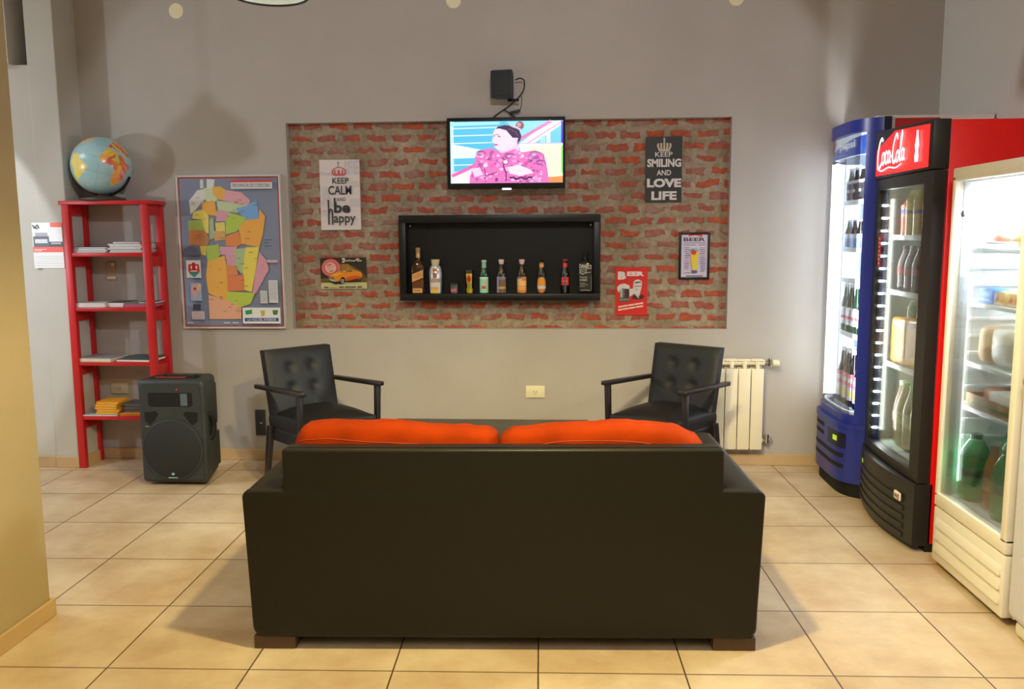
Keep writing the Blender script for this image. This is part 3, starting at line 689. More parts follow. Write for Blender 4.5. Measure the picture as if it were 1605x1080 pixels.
# calendar sheet on the pillar
b = BM(); box(b, (-3.118, PY - .004, 1.205), (-2.936, PY - .0005, 1.470)); A_ = Art(b, wallfn(-3.118, -2.936, 1.205, 1.470, PY - .004), 1)
A_.rect(0, 0, 1, 1, C(232, 232, 234)); A_.rect(.62, .90, 1, 1, C(236, 108, 92)); A_.rect(0, .35, 1, .47, C(236, 98, 88))
A_.rect(.03, .47, .55, .70, C(98, 104, 116)); A_.rect(.08, .55, .50, .64, C(214, 220, 226)); A_.rect(.1, .70, .5, .78, C(170, 172, 178)); A_.rect(.55, .47, 1, .58, C(80, 84, 96)); A_.rect(.62, .53, .95, .56, C(190, 194, 200))
A_.line([(.03, .94), (.12, .90), (.2, .95), (.24, .88)], .03, C(70, 72, 80), .7); A_.line([(.06, .89), (.2, .87)], .025, C(60, 62, 70), .7); A_.rect(.04, .405, .45, .42, C(250, 220, 216)); A_.rect(.04, .375, .3, .39, C(250, 220, 216))
for i in range(5): A_.rect(.04, .06 + .05 * i, .96, .066 + .05 * i, C(214, 216, 220))
tag(finish('wall_calendar', b, [M['paper'], M['print']], smooth=None), 'white paper calendar sheet with red bands pinned on the pillar', 'calendar')

# ------------------------------------------------------------------ framed map
X0, X1, Z0, Z1, YM = -2.332, -1.694, .826, 1.747, 5.045
t = thing('framed_map', 'framed coloured province map in a thin white frame on the wall beside the red shelf', 'map', ((X0 + X1) / 2, W, (Z0 + Z1) / 2))
hw, hh = (X1 - X0) / 2, (Z1 - Z0) / 2
b = BM(); fw = .011
for lo, hi in (((-hw, -.027, -hh), (-hw + fw, 0, hh)), ((hw - fw, -.027, -hh), (hw, 0, hh)), ((-hw + fw, -.027, -hh), (hw - fw, 0, -hh + fw)), ((-hw + fw, -.027, hh - fw), (hw - fw, 0, hh))): box(b, lo, hi, .002, 1)
finish('frame', b, solid('map_frame', C(206, 200, 196), .45), t)
b = BM(); box(b, (-hw + fw * .8, -.018, -hh + fw * .8), (hw - fw * .8, -.002, hh - fw * .8))
A_ = Art(b, wallfn(-hw + fw, hw - fw, -hh + fw, hh - fw, -.018), 1)
# picture coordinates below were read off a 800 x 1080 sketch: sheet spans x 85..715, y 68..1018
m = lambda pts: [((x - 85) / 630, (1018 - y) / 950) for x, y in pts]
A_.rect(0, 0, 1, 1, C(168, 72, 62)); A_.rect(.012, .008, .985, .990, C(126, 134, 156))
A_.rect(.03, .45, .35, .98, C(122, 130, 154)); A_.rect(.02, .02, .24, .40, C(134, 146, 176))
dep = [
 ([(225, 85), (245, 80), (245, 135), (225, 140)], (206, 208, 214)), ([(268, 80), (318, 84), (305, 150), (265, 140)], (214, 220, 214)),
 ([(150, 215), (205, 150), (260, 140), (270, 190), (225, 230), (190, 270), (155, 300)], (214, 216, 214)), ([(250, 135), (305, 140), (330, 210), (300, 235), (255, 215)], (196, 216, 170)),
 ([(300, 130), (350, 125), (385, 150), (365, 215), (330, 205), (303, 180)], (232, 170, 70)), ([(385, 150), (480, 165), (535, 215), (525, 245), (440, 235), (365, 215)], (222, 158, 172)),
 ([(325, 215), (440, 232), (520, 245), (470, 295), (400, 285), (330, 275)], (186, 206, 160)), ([(470, 300), (440, 265), (510, 250), (575, 208), (585, 330), (500, 338)], (104, 164, 226)),
 ([(230, 225), (310, 215), (320, 275), (340, 315), (255, 300), (232, 270)], (234, 166, 54)), ([(175, 285), (232, 270), (270, 310), (265, 420), (235, 420), (225, 335), (165, 325)], (230, 212, 84)),
 ([(330, 275), (405, 285), (385, 345), (315, 345), (320, 300)], (214, 148, 174)), ([(400, 290), (500, 320), (490, 360), (440, 410), (370, 430), (375, 345)], (170, 200, 66)),
 ([(140, 340), (225, 335), (240, 400), (140, 400)], (160, 188, 74)), ([(140, 400), (242, 400), (250, 450), (240, 500), (140, 492)], (206, 120, 62)), ([(195, 405), (240, 400), (270, 460), (240, 520), (200, 490)], (188, 120, 64)),
 ([(275, 320), (300, 320), (300, 450), (268, 460)], (158, 182, 140)), ([(310, 355), (370, 350), (370, 410), (312, 410)], (228, 206, 90)), ([(300, 405), (370, 410), (370, 460), (300, 470)], (214, 160, 96)),
 ([(500, 338), (585, 330), (590, 270), (625, 315), (605, 430), (580, 510), (470, 490), (455, 390)], (236, 164, 62)), ([(370, 440), (455, 410), (470, 490), (440, 505), (370, 500)], (222, 128, 58)),
 ([(205, 500), (245, 500), (242, 562), (212, 555)], (226, 200, 74)), ([(245, 500), (325, 490), (330, 560), (300, 600), (250, 600)], (160, 192, 66)), ([(330, 505), (440, 505), (425, 560), (330, 555)], (216, 152, 176)),
 ([(425, 520), (495, 515), (490, 590), (465, 680), (425, 640)], (164, 190, 132)), ([(495, 510), (580, 508), (545, 680), (520, 795), (470, 780), (470, 650)], (234, 214, 74)), ([(580, 540), (620, 590), (635, 650), (545, 805), (525, 800), (550, 660)], (216, 146, 166)),
 ([(365, 555), (425, 560), (425, 640), (370, 620)], (210, 150, 168)), ([(250, 600), (360, 560), (370, 640), (375, 850), (320, 840), (245, 800), (235, 690)], (236, 172, 62)),
 ([(365, 620), (430, 630), (440, 685), (368, 690)], (222, 130, 70)), ([(368, 690), (475, 685), (475, 785), (368, 790)], (224, 116, 62)),
 ([(370, 790), (540, 800), (510, 870), (440, 895), (360, 845)], (180, 202, 62)), ([(245, 810), (370, 850), (450, 890), (448, 968), (245, 968)], (232, 166, 130))]
for p, c_ in dep: A_.poly(m(p), C(*[int(a * .84 + b_ * .16) for a, b_ in zip(c_, (196, 186, 168))]))
rg = random.Random(9)
for i in range(70):   # roads and place names as fine strokes
    x, y = rg.uniform(160, 600), rg.uniform(160, 930)
    if any(inside((x, y), p) for p, _ in dep): A_.line(m([(x, y), (x + rg.uniform(10, 32), y + rg.uniform(-4, 4))]), .003, C(150, 100, 70), .66)
A_.poly(m([(105, 520), (150, 498), (195, 515), (215, 560), (105, 560)]), C(92, 98, 118))
A_.rect(*m([(425, 145)])[0], *m([(682, 92)])[0], C(206, 206, 208)); A_.rect(*m([(425, 104)])[0], *m([(682, 92)])[0], C(214, 54, 40))
A_.text('PROVINCIA DE CORDOBA', *m([(438, 134)])[0], *m([(668, 112)])[0], C(112, 112, 122), .01)
A_.rect(*m([(120, 702)])[0], *m([(212, 590)])[0], C(222, 222, 226))
for p, c_ in (([(135, 615), (200, 615), (205, 660), (168, 695), (132, 660)], (200, 44, 44)), ([(148, 625), (158, 625), (158, 645), (148, 645)], (240, 220, 220)), ([(178, 625), (190, 625), (190, 645), (178, 645)], (240, 220, 220)), ([(158, 605), (178, 605), (180, 660), (156, 660)], (188, 36, 40)), ([(134, 668), (204, 668), (168, 698)], (40, 160, 150)), ([(145, 655), (190, 655), (190, 662), (145, 662)], (236, 230, 226))): A_.poly(m(p), C(*c_))
A_.rect(*m([(140, 848)])[0], *m([(210, 735)])[0], C(170, 186, 220)); A_.poly(m([(152, 745), (200, 745), (185, 800), (165, 840), (150, 800)]), C(222, 180, 190)); A_.ell(*m([(168, 772)])[0], .014, .01, C(200, 60, 80)); A_.poly(m([(185, 740), (208, 740), (206, 775), (188, 790)]), C(230, 196, 150))
A_.rect(*m([(152, 905)])[0], *m([(200, 870)])[0], C(70, 72, 90)); A_.rect(*m([(140, 968)])[0], *m([(222, 915)])[0], C(196, 184, 196)); A_.rect(*m([(580, 865)])[0], *m([(625, 785)])[0], C(206, 206, 208)); A_.rect(*m([(635, 862)])[0], *m([(692, 718)])[0], C(206, 206, 208)); A_.rect(*m([(632, 606)])[0], *m([(698, 590)])[0], C(206, 176, 176))
for i in range(9): A_.rect(*m([(640, 735 + i * 13)])[0], *m([(686, 731 + i * 13)])[0], C(176, 176, 182))
for i in range(5): A_.rect(*m([(584, 800 + i * 13)])[0], *m([(620, 796 + i * 13)])[0], C(176, 176, 182))
for i in range(3): A_.rect(*m([(622, 466 + i * 19)])[0], *m([(668 - 20 * (i == 1), 461 + i * 19)])[0], C(86, 92, 116))
A_.rect(*m([(466, 994)])[0], *m([(704, 892)])[0], C(226, 226, 224)); A_.rect(*m([(478, 980)])[0], *m([(692, 958)])[0], C(52, 66, 140)); A_.text('LA VOZ DEL INTERIOR', *m([(496, 976)])[0], *m([(676, 962)])[0], C(220, 222, 236), .01)
A_.poly(m([(482, 912), (526, 904), (526, 932), (486, 938)]), C(48, 150, 84)); A_.poly(m([(580, 910), (608, 910), (604, 945), (594, 948), (584, 945)]), C(190, 176, 90)); A_.poly(m([(655, 908), (690, 908), (686, 935), (672, 940), (658, 935)]), C(80, 120, 70))
for x in (112, 345, 400): A_.rect(*m([(x + 40, 992)])[0], *m([(x, 986)])[0], C(210, 214, 222))
finish('map_sheet', b, [M['paper'], M['print']], t, smooth=None)

# ------------------------------------------------------------------ signs on the brick
YB = W + .0495
def panel(name, label, cat, x0, x1, z0, z1, th, side, bev=.0015, rot=0):
    b = BM(); hx, hz = (x1 - x0) / 2, (z1 - z0) / 2
    box(b, (-hx, -th, -hz), (hx, -.0005, hz), bev, 1)
    return b, Art(b, wallfn(-hx, hx, -hz, hz, -th), 1), lambda: place(finish(name, b, [side, M['print']], smooth=None), x0, x1, z0, z1, label, cat, rot)
def place(o, x0, x1, z0, z1, label, cat, rot):
    o.location = ((x0 + x1) / 2, YB, (z0 + z1) / 2); o.rotation_euler = (0, rot, 0); return tag(o, label, cat)
# KEEP CALM
b, A_, done = panel('word_sign', 'white KEEP CALM AND be happy canvas hung on the left of the brick', 'sign', -1.470, -1.228, 1.418, 1.833, .018, solid('canvas_edge', C(206, 196, 192), .7))
q = lambda x, y: ((x - 68) / 562, (1042 - y) / 997)
K = C(52, 56, 58)
A_.rect(0, 0, 1, 1, C(216, 205, 202))
for r_, c_ in (((415, 60, 630, 255), (206, 198, 200)), ((80, 420, 160, 690), (206, 198, 198)), ((470, 345, 640, 440), (204, 194, 192)), ((480, 600, 650, 720), (204, 194, 192)), ((80, 780, 200, 840), (206, 196, 194))):
    A_.rect(*q(r_[0], r_[3]), *q(min(r_[2], 628), r_[1]), C(*c_))
A_.text('IFE', *q(430, 250), *q(622, 65), C(190, 184, 190), .0); A_.text('love', *q(82, 265), *q(235, 205), C(188, 186, 196), .0); A_.text('A', *q(85, 700), *q(235, 430), C(200, 190, 190)); A_.rect(*q(85, 775), *q(150, 768), C(150, 146, 146))
R_ = C(196, 86, 82)
A_.line([q(322, 85), q(350, 85)], .010, C(110, 100, 100), .56); A_.line([q(336, 75), q(336, 140)], .008, C(110, 100, 100), .56)
for a, bb, w in ((255, 262, .02), (290, 300, .018), (340, 342, .03), (390, 380, .018), (432, 420, .02)): A_.line([q(a, 190), q(a + (342 - a) * -.06, 225), q(bb + (342 - bb) * .1, 262)], w, R_, .56)
A_.poly([q(268, 240), q(300, 252), q(342, 240), q(385, 252), q(415, 240), q(410, 272), q(275, 272)], R_); A_.line([q(300, 160), q(270, 180), q(262, 200)], .014, R_, .56); A_.line([q(385, 160), q(415, 180), q(422, 200)], .014, R_, .56); A_.line([q(305, 155), q(342, 150), q(380, 155)], .012, R_, .56)
A_.text('KEEP', *q(248, 384), *q(478, 300), K, .012); A_.text('CALM', *q(188, 540), *q(514, 412), K, .018); A_.text('AND', *q(300, 632), *q(428, 582), K, .0)
A_.line([q(272, 585), q(272, 792)], .026, K, .56); A_.text('be', *q(262, 800), *q(488, 640), C(44, 48, 50), .03)
A_.line([q(184, 612), q(184, 965)], .022, K, .56); A_.line([q(196, 800), q(196, 768), q(212, 740), q(232, 760), q(237, 800), q(237, 965)], .022, K, .56)
A_.text('appy', *q(252, 978), *q(562, 845), K, .014)
done()
# KEEP SMILING
b, A_, done = panel('word_sign', 'black KEEP SMILING AND LOVE LIFE wooden sign on the right of the brick', 'sign', .465, .675, 1.568, 1.942, .018, solid('sign_black', C(26, 27, 25), .5))
q = lambda x, y: ((x - 202) / 182, (412 - y) / 330)
A_.rect(0, 0, 1, 1, C(30, 31, 28)); Wt = C(214, 206, 202); Gd = C(196, 176, 150)
for cx in (262, 278, 294, 310, 326): A_.line([q(294 + (cx - 294) * .9, 112 + abs(cx - 294) * .1), q(cx, 128), q(294 + (cx - 294) * .72, 150)], .028, Gd, .55)
A_.rect(*q(268, 156), *q(322, 148), Gd); A_.line([q(294, 86), q(294, 110)], .012, Gd, .55); A_.line([q(287, 94), q(301, 94)], .012, Gd, .55); A_.ell(*q(294, 106), .03, .014, Gd)
A_.text('KEEP', *q(249, 183), *q(336, 159), Wt, .01); A_.text('SMILING', *q(210, 235), *q(380, 193), Wt, .04); A_.text('AND', *q(258, 277), *q(330, 250), Wt, .02); A_.text('LOVE', *q(210, 338), *q(382, 293), Wt, .05); A_.text('LIFE', *q(233, 402), *q(360, 358), Wt, .04)
done()
# vintage yellow car plate
b, A_, done = panel('car_sign', 'small metal plate picturing a vintage yellow car with a pink round badge', 'sign', -1.488, -1.204, 1.062, 1.252, .006, solid('tin_edge', C(110, 100, 84), .5), rot=-.01)
q = lambda x, y: ((x - 120) / 1190, (970 - y) / 800)
A_.rect(0, 0, 1, 1, C(38, 32, 22)); A_.poly([q(120, 800), q(120, 700), q(320, 690), q(600, 320), q(850, 340), q(1180, 520), q(1310, 700), q(1310, 800)], C(104, 82, 22)); A_.poly([q(660, 480), q(660, 340), q(830, 330), q(1000, 470)], C(150, 108, 24))
A_.rect(0, 0, 1, .205, C(196, 188, 140)); A_.ell(*q(395, 425), .205, .28, C(212, 96, 98)); 
for i in range(26):
    a = 2 * PI * i / 26; A_.line([(q(395, 425)[0] + .150 * math.cos(a), q(395, 425)[1] + .205 * math.sin(a)), (q(395, 425)[0] + .195 * math.cos(a), q(395, 425)[1] + .268 * math.sin(a))], .010, C(232, 170, 160), 1.5)
A_.ell(*q(395, 425), .125, .172, C(222, 176, 160)); A_.poly([q(300, 340), q(420, 320), q(440, 350), q(310, 400)], C(200, 110, 96)); A_.poly([q(350, 500), q(470, 480), q(450, 520), q(380, 530)], C(206, 106, 96)); A_.line([q(310, 470), q(500, 370)], .02, C(206, 130, 118), 1.5)
OR = C(226, 132, 22)
A_.poly([q(350, 640), q(380, 590), q(560, 545), q(650, 500), q(700, 478), q(960, 470), q(1060, 500), q(1180, 550), q(1205, 620), q(1190, 690), q(1100, 705), q(900, 745), q(760, 760), q(560, 750), q(470, 740), q(380, 700)], OR)
A_.poly([q(770, 690), q(1000, 620), q(1190, 650), q(1180, 690), q(1080, 710), q(900, 745), q(780, 745)], C(204, 84, 16)); A_.poly([q(400, 600), q(560, 552), q(740, 552), q(520, 640)], C(238, 158, 30))
A_.poly([q(650, 545), q(690, 490), q(810, 488), q(820, 540)], C(120, 100, 52)); A_.poly([q(830, 540), q(825, 488), q(950, 490), q(1050, 535)], C(116, 96, 46)); A_.poly([q(690, 535), q(720, 505), q(790, 505), q(800, 530)], C(196, 180, 130)); A_.poly([q(940, 530), q(960, 505), q(1030, 525)], C(190, 170, 110)); A_.rect(*q(820, 445), *q(880, 432), C(214, 186, 120))
A_.poly([q(330, 650), q(460, 660), q(500, 740), q(640, 760), q(600, 810), q(420, 790), q(350, 740)], C(112, 108, 76)); A_.poly([q(360, 770), q(640, 770), q(700, 830), q(480, 840), q(400, 800)], C(26, 24, 18)); A_.poly([q(350, 700), q(470, 730), q(600, 770), q(470, 780), q(360, 730)], C(182, 178, 140))
A_.ell(*q(700, 745), .052, .105, C(28, 26, 22)); A_.ell(*q(692, 765), .034, .066, C(168, 166, 138)); A_.ell(*q(692, 765), .018, .035, C(96, 92, 76)); A_.poly([q(770, 790), q(1090, 735), q(1200, 720), q(1150, 760), q(900, 800)], C(40, 32, 16)); A_.ell(*q(1130, 715), .028, .03, C(120, 80, 60))
S_ = C(196, 184, 166)
A_.ell(*q(740, 205), .040, .035, S_); A_.ell(*q(735, 275), .032, .035, S_); A_.line([q(740, 200), q(765, 250), q(740, 280)], .05, S_, 1.5); A_.line([q(790, 265), q(830, 240), q(850, 265), q(900, 225), q(920, 265), q(960, 245), q(1000, 265), q(1040, 245), q(1080, 220), q(1110, 235), q(1090, 262), q(1205, 255)], .035, S_, 1.5); A_.line([q(1070, 210), q(1150, 215)], .04, S_, 1.5)
for x0, x1, cc in ((210, 325, (60, 54, 34)), (375, 550, (200, 160, 40)), (600, 720, (70, 64, 44)), (750, 890, (70, 64, 44)), (900, 1035, (64, 58, 40)), (1075, 1190, (50, 46, 30))): A_.rect(*q(x0, 932), *q(x1, 906), C(*cc))
done()
# red BEER plate
b, A_, done = panel('beer_sign', 'small red BEER metal plate with a beer mug and slanted white writing', 'sign', .296, .486, .901, 1.187, .006, solid('tin_red', C(190, 24, 16), .45))
q = lambda x, y: ((x - 112) / 598, (1000 - y) / 892)
A_.rect(0, 0, 1, 1, C(206, 26, 14)); Wt = C(222, 212, 216)
A_.text('EER', *q(330, 272), *q(650, 188), Wt, .06); A_.text('B', *q(160, 336), *q(310, 188), Wt, .07)
A_.ell(*q(530, 395), .125, .065, Wt); A_.poly([q(455, 370), q(610, 365), q(605, 480), q(575, 590), q(560, 640), q(470, 600), q(380, 660), q(375, 510), q(445, 505)], C(206, 200, 202)); A_.poly([q(470, 385), q(540, 372), q(600, 380), q(590, 395), q(480, 405)], C(70, 62, 62)); A_.line([q(470, 462), q(600, 458)], .012, C(80, 70, 80), .67); A_.line([q(490, 520), q(530, 520)], .012, C(110, 100, 104), .67)
A_.poly([q(420, 690), q(460, 610), q(520, 650), q(570, 640), q(620, 610), q(660, 650), q(620, 695), q(540, 705)], C(46, 34, 30)); A_.poly([q(480, 612), q(545, 620), q(560, 690), q(520, 660)], C(190, 184, 184))
A_.poly([q(195, 500), q(370, 495), q(368, 680), q(195, 680)], C(60, 52, 46)); A_.rect(*q(205, 670), *q(250, 510), C(176, 172, 174)); A_.rect(*q(262, 670), *q(280, 510), C(130, 124, 122)); A_.rect(*q(330, 670), *q(365, 505), C(34, 30, 26)); A_.poly([q(190, 680), q(375, 680), q(372, 748), q(195, 748)], C(96, 90, 86)); A_.line([q(195, 712), q(372, 706)], .012, C(170, 166, 166), .67)
A_.poly([q(145, 480), q(190, 430), q(280, 408), q(360, 435), q(388, 470), q(370, 510), q(240, 500), q(200, 530), q(185, 580), q(155, 540)], C(214, 208, 212))
for v0, rg_ in ((850, ((170, 340), (350, 460), (470, 635))), (905, ((170, 250), (258, 372), (380, 490), (500, 635)))):
    for x0, x1 in rg_:
        s = lambda x: v0 - (x - 170) * .165
        A_.poly([q(x0, s(x0) + 14), q(x1, s(x1) + 14), q(x1, s(x1) - 18), q(x0, s(x0) - 18)], C(238, 190, 180))
done()
# framed beer poster
X0, X1, Z0, Z1 = .668, .848, 1.114, 1.391
t = thing('framed_poster', 'small black framed BEER poster with a yellow beer glass on the brick', 'poster', ((X0 + X1) / 2, YB, (Z0 + Z1) / 2)); hw, hh = (X1 - X0) / 2, (Z1 - Z0) / 2; fw = .014
b = BM()
for lo, hi in (((-hw, -.018, -hh), (-hw + fw, 0, hh)), ((hw - fw, -.018, -hh), (hw, 0, hh)), ((-hw + fw, -.018, -hh), (hw - fw, 0, -hh + fw)), ((-hw + fw, -.018, hh - fw), (hw - fw, 0, hh))): box(b, lo, hi, .004, 2)
finish('frame', b, M['black_gloss'], t)
b = BM(); box(b, (-hw + fw * .8, -.010, -hh + fw * .8), (hw - fw * .8, -.001, hh - fw * .8)); A_ = Art(b, wallfn(-hw + fw, hw - fw, -hh + fw, hh - fw, -.010), 1)
q = lambda x, y: ((x - 162) / 480, (935 - y) / 785); NV_ = C(70, 66, 96)
A_.rect(0, 0, 1, 1, C(206, 196, 218)); A_.poly([q(280, 190), q(300, 155), q(400, 140), q(530, 150), q(555, 185), q(520, 195), q(420, 165), q(330, 178)], C(220, 70, 36)); A_.text('BEER', *q(200, 274), *q(600, 205), C(50, 48, 62), .03)
for x0, x1, y, c_ in ((205, 610, 305, NV_), (205, 430, 342, NV_), (470, 610, 342, NV_)): A_.rect(*q(x0, y + 5), *q(x1, y - 5), c_)
rg = random.Random(4)
for i in range(13):
    y = 392 + i * 36
    if i < 12: A_.rect(*q(205 + rg.randint(0, 30), y + 5), *q(rg.randint(285, 320), y - 5), C(190, 110, 140) if i in (6, 7, 11) else NV_)
    A_.rect(*q(rg.randint(490, 525), y + 5), *q(rg.randint(590, 618), y - 5), C(200, 110, 140) if i in (0, 4) else NV_)
A_.poly([q(318, 450), q(486, 455), q(455, 810), q(360, 815)], C(196, 150, 150)); A_.poly([q(340, 520), q(475, 460), q(448, 805), q(372, 805)], C(216, 190, 36)); A_.poly([q(335, 450), q(440, 450), q(430, 510), q(385, 530), q(345, 505)], C(206, 36, 24)); A_.poly([q(310, 440), q(340, 405), q(440, 400), q(490, 440), q(480, 460), q(400, 440), q(330, 455)], C(150, 170, 190)); A_.poly([q(310, 445), q(370, 415), q(410, 440)], C(84, 120, 84)); A_.poly([q(350, 810), q(460, 810), q(455, 860), q(350, 862)], C(80, 76, 110)); A_.rect(*q(205, 858), *q(330, 850), NV_); A_.rect(*q(255, 916), *q(560, 903), NV_)
finish('poster_sheet', b, [M['paper'], M['print']], t, smooth=None)

# ------------------------------------------------------------------ television
X0, X1, Z0, Z1 = -.688, -.003, 1.649, 2.054
t = thing('television', 'flat screen television mounted on the brick showing a woman in pink', 'television', ((X0 + X1) / 2, YB, (Z0 + Z1) / 2)); hw, hh = (X1 - X0) / 2, (Z1 - Z0) / 2
b = BM(); box(b, (-hw, -.108, -hh), (hw, -.075, hh), .006, 2); box(b, (-hw + .06, -.08, -hh + .05), (hw - .06, -.045, hh - .05), .012, 2); finish('casing', b, M['black_gloss'], t)
b = BM(); sx0, sx1, sz0, sz1 = -hw + .020, hw - .014, -hh + .032, hh - .022
box(b, (sx0 - .001, -.1085, sz0 - .001), (sx1 + .001, -.1, sz1 + .001)); A_ = Art(b, wallfn(sx0, sx1, sz0, sz1, -.1086), 1, eps=.00012)
q = lambda x, y: ((x - 108) / 890, (978 - y) / 505)
A_.rect(0, 0, 1, 1, C(90, 196, 232)); A_.rect(0, 0, .03, 1, C(200, 246, 255))
A_.poly([q(108, 478), q(500, 478), q(500, 500), q(108, 510)], C(170, 236, 250))
for y in (530, 590, 652, 770, 828): A_.line([q(120, y), q(520, y - 8)], .016, C(232, 250, 255), 1.78)
A_.poly([q(118, 655), q(360, 705), q(300, 760), q(118, 770)], C(232, 252, 255)); A_.rect(*q(118, 900), *q(330, 880), C(226, 200, 240))
A_.poly([q(540, 478), q(998, 478), q(998, 660), q(660, 660), q(640, 560)], C(110, 206, 236)); A_.poly([q(560, 478), q(890, 478), q(700, 590), q(640, 590)], C(150, 226, 250))
A_.poly([q(650, 660), q(900, 478), q(998, 478), q(998, 500), q(740, 680), q(650, 690)], C(250, 240, 255)); A_.line([q(660, 620), q(905, 478)], .05, C(244, 130, 190), 1.78); A_.line([q(690, 675), q(998, 478)], .02, C(246, 170, 220), 1.78)
A_.rect(*q(820, 652), *q(860, 600), C(170, 236, 246)); A_.rect(*q(870, 652), *q(900, 570), C(236, 252, 255)); A_.line([q(660, 655), q(998, 655)], .012, C(200, 190, 250), 1.78)
A_.rect(*q(660, 978), *q(998, 660), C(252, 240, 240)); A_.poly([q(700, 690), q(860, 665), q(998, 665), q(998, 930), q(880, 930)], C(252, 252, 214)); A_.poly([q(850, 935), q(998, 925), q(998, 978), q(850, 978)], C(246, 150, 90)); A_.rect(*q(984, 900), *q(998, 680), C(150, 250, 130)); A_.rect(*q(984, 655), *q(998, 478), C(70, 40, 220))
A_.poly([q(118, 978), q(118, 900), q(320, 815), q(330, 860), q(270, 978)], C(246, 200, 240)); A_.line([q(118, 920), q(330, 815)], .05, C(236, 110, 180), 1.78); A_.poly([q(118, 978), q(118, 930), q(270, 870), q(270, 978)], C(252, 240, 255))
# neck, blouse, head
A_.poly([q(500, 640), q(650, 620), q(655, 730), q(500, 735)], C(246, 206, 234))
P1 = C(236, 120, 194)
A_.poly([q(258, 978), q(262, 920), q(300, 830), q(305, 760), q(350, 705), q(440, 692), q(520, 735), q(620, 700), q(680, 730), q(780, 712), q(850, 750), q(870, 830), q(880, 900), q(890, 978)], P1)
rg = random.Random(11)
for i in range(150):
    x, y = rg.uniform(275, 875), rg.uniform(715, 970)
    if not inside((x, y), [(270, 978), (300, 830), (330, 730), (440, 705), (520, 745), (640, 715), (780, 720), (850, 760), (870, 978)]): continue
    c_ = rg.choice([(252, 160, 214), (252, 196, 232), (226, 80, 166), (150, 70, 140), (206, 90, 176), (254, 220, 244), (176, 96, 160), (252, 176, 222)])
    k = rg.uniform(.008, .026); A_.poly([(q(x, y)[0] + k * (.6 + .5 * rg.random()) * math.cos(a * 2 * PI / 7), q(x, y)[1] + 1.6 * k * (.5 + .6 * rg.random()) * math.sin(a * 2 * PI / 7)) for a in range(7)], C(*c_))
A_.poly([q(560, 850), q(660, 835), q(740, 870), q(770, 900), q(660, 920), q(580, 905)], C(252, 226, 244)); A_.poly([q(280, 860), q(340, 850), q(370, 910), q(300, 930)], C(252, 210, 236)); A_.line([q(520, 770), q(545, 800), q(530, 840), q(552, 900), q(550, 965)], .022, C(120, 50, 120), 1.78); A_.line([q(380, 860), q(390, 920), q(420, 910), q(480, 890)], .014, C(110, 40, 110), 1.78); A_.ell(*q(548, 808), .02, .03, C(240, 220, 236))
for i in range(5): A_.poly([(q(600 + i * 35, 935)[0] + .03 * math.cos(a * PI / 3), q(600 + i * 30, 935 + (i % 2) * 12)[1] + .018 * math.sin(a * PI / 3)) for a in range(6)], C(96, 26, 92))
A_.poly([q(455, 560), q(475, 530), q(600, 520), q(665, 580), q(660, 640), q(600, 690), q(540, 715), q(490, 712), q(465, 690), q(456, 672), q(462, 650), q(442, 635), q(452, 600)], C(252, 222, 242))
A_.poly([q(470, 540), q(490, 520), q(540, 510), q(610, 516), q(655, 545), q(674, 600), q(662, 640), q(640, 655), q(648, 615), q(605, 612), q(582, 585), q(556, 552), q(500, 536)], C(58, 30, 70)); A_.ell(*q(662, 514), .036, .068, C(140, 84, 96)); A_.ell(*q(655, 508), .020, .036, C(206, 150, 156)); A_.line([q(585, 508), q(610, 522), q(640, 532), q(668, 548)], .030, C(214, 196, 230), 1.78); A_.line([q(570, 540), q(620, 560), q(650, 600)], .016, C(96, 66, 120), 1.78)
A_.line([q(450, 592), q(480, 585), q(500, 590)], .010, C(150, 90, 130), 1.78); A_.line([q(488, 600), q(510, 603)], .014, C(120, 70, 120), 1.78); A_.line([q(455, 600), q(464, 603)], .012, C(120, 70, 120), 1.78); A_.poly([q(456, 664), q(480, 660), q(492, 668), q(476, 676), q(458, 674)], C(214, 90, 150)); A_.ell(*q(632, 630), .014, .035, C(246, 200, 226)); A_.poly([q(640, 655), q(655, 650), q(652, 672)], C(120, 70, 110))
for cxx, cyy, rr_ in ((785, 765, 70), (820, 820, 45), (350, 740, 45), (575, 765, 50)):   # dark embroidery swirls
    for k in range(5): A_.line([q(cxx + rr_ * (.3 + .16 * k) * math.cos(a + k), cyy + rr_ * .6 * (.3 + .16 * k) * math.sin(a + k)) for a in [i * .35 for i in range(9)]], .008, C(120, 70, 140), 1.78)
finish('screen', b, [M['black_deep'], M['screen']], t, smooth=None)
b = BM(); box(b, (-.024, -.1085, -hh - .006), (.030, -.085, -hh + .004), .003, 2); finish('badge_glint', b, M['tv_glint'], t)  # white glint on the badge, put in as glow
b = BM(); box(b, (-.10, -.05, -.10), (.10, 0, .10), .004); finish('wall_mount', b, M['black_plastic'], t)

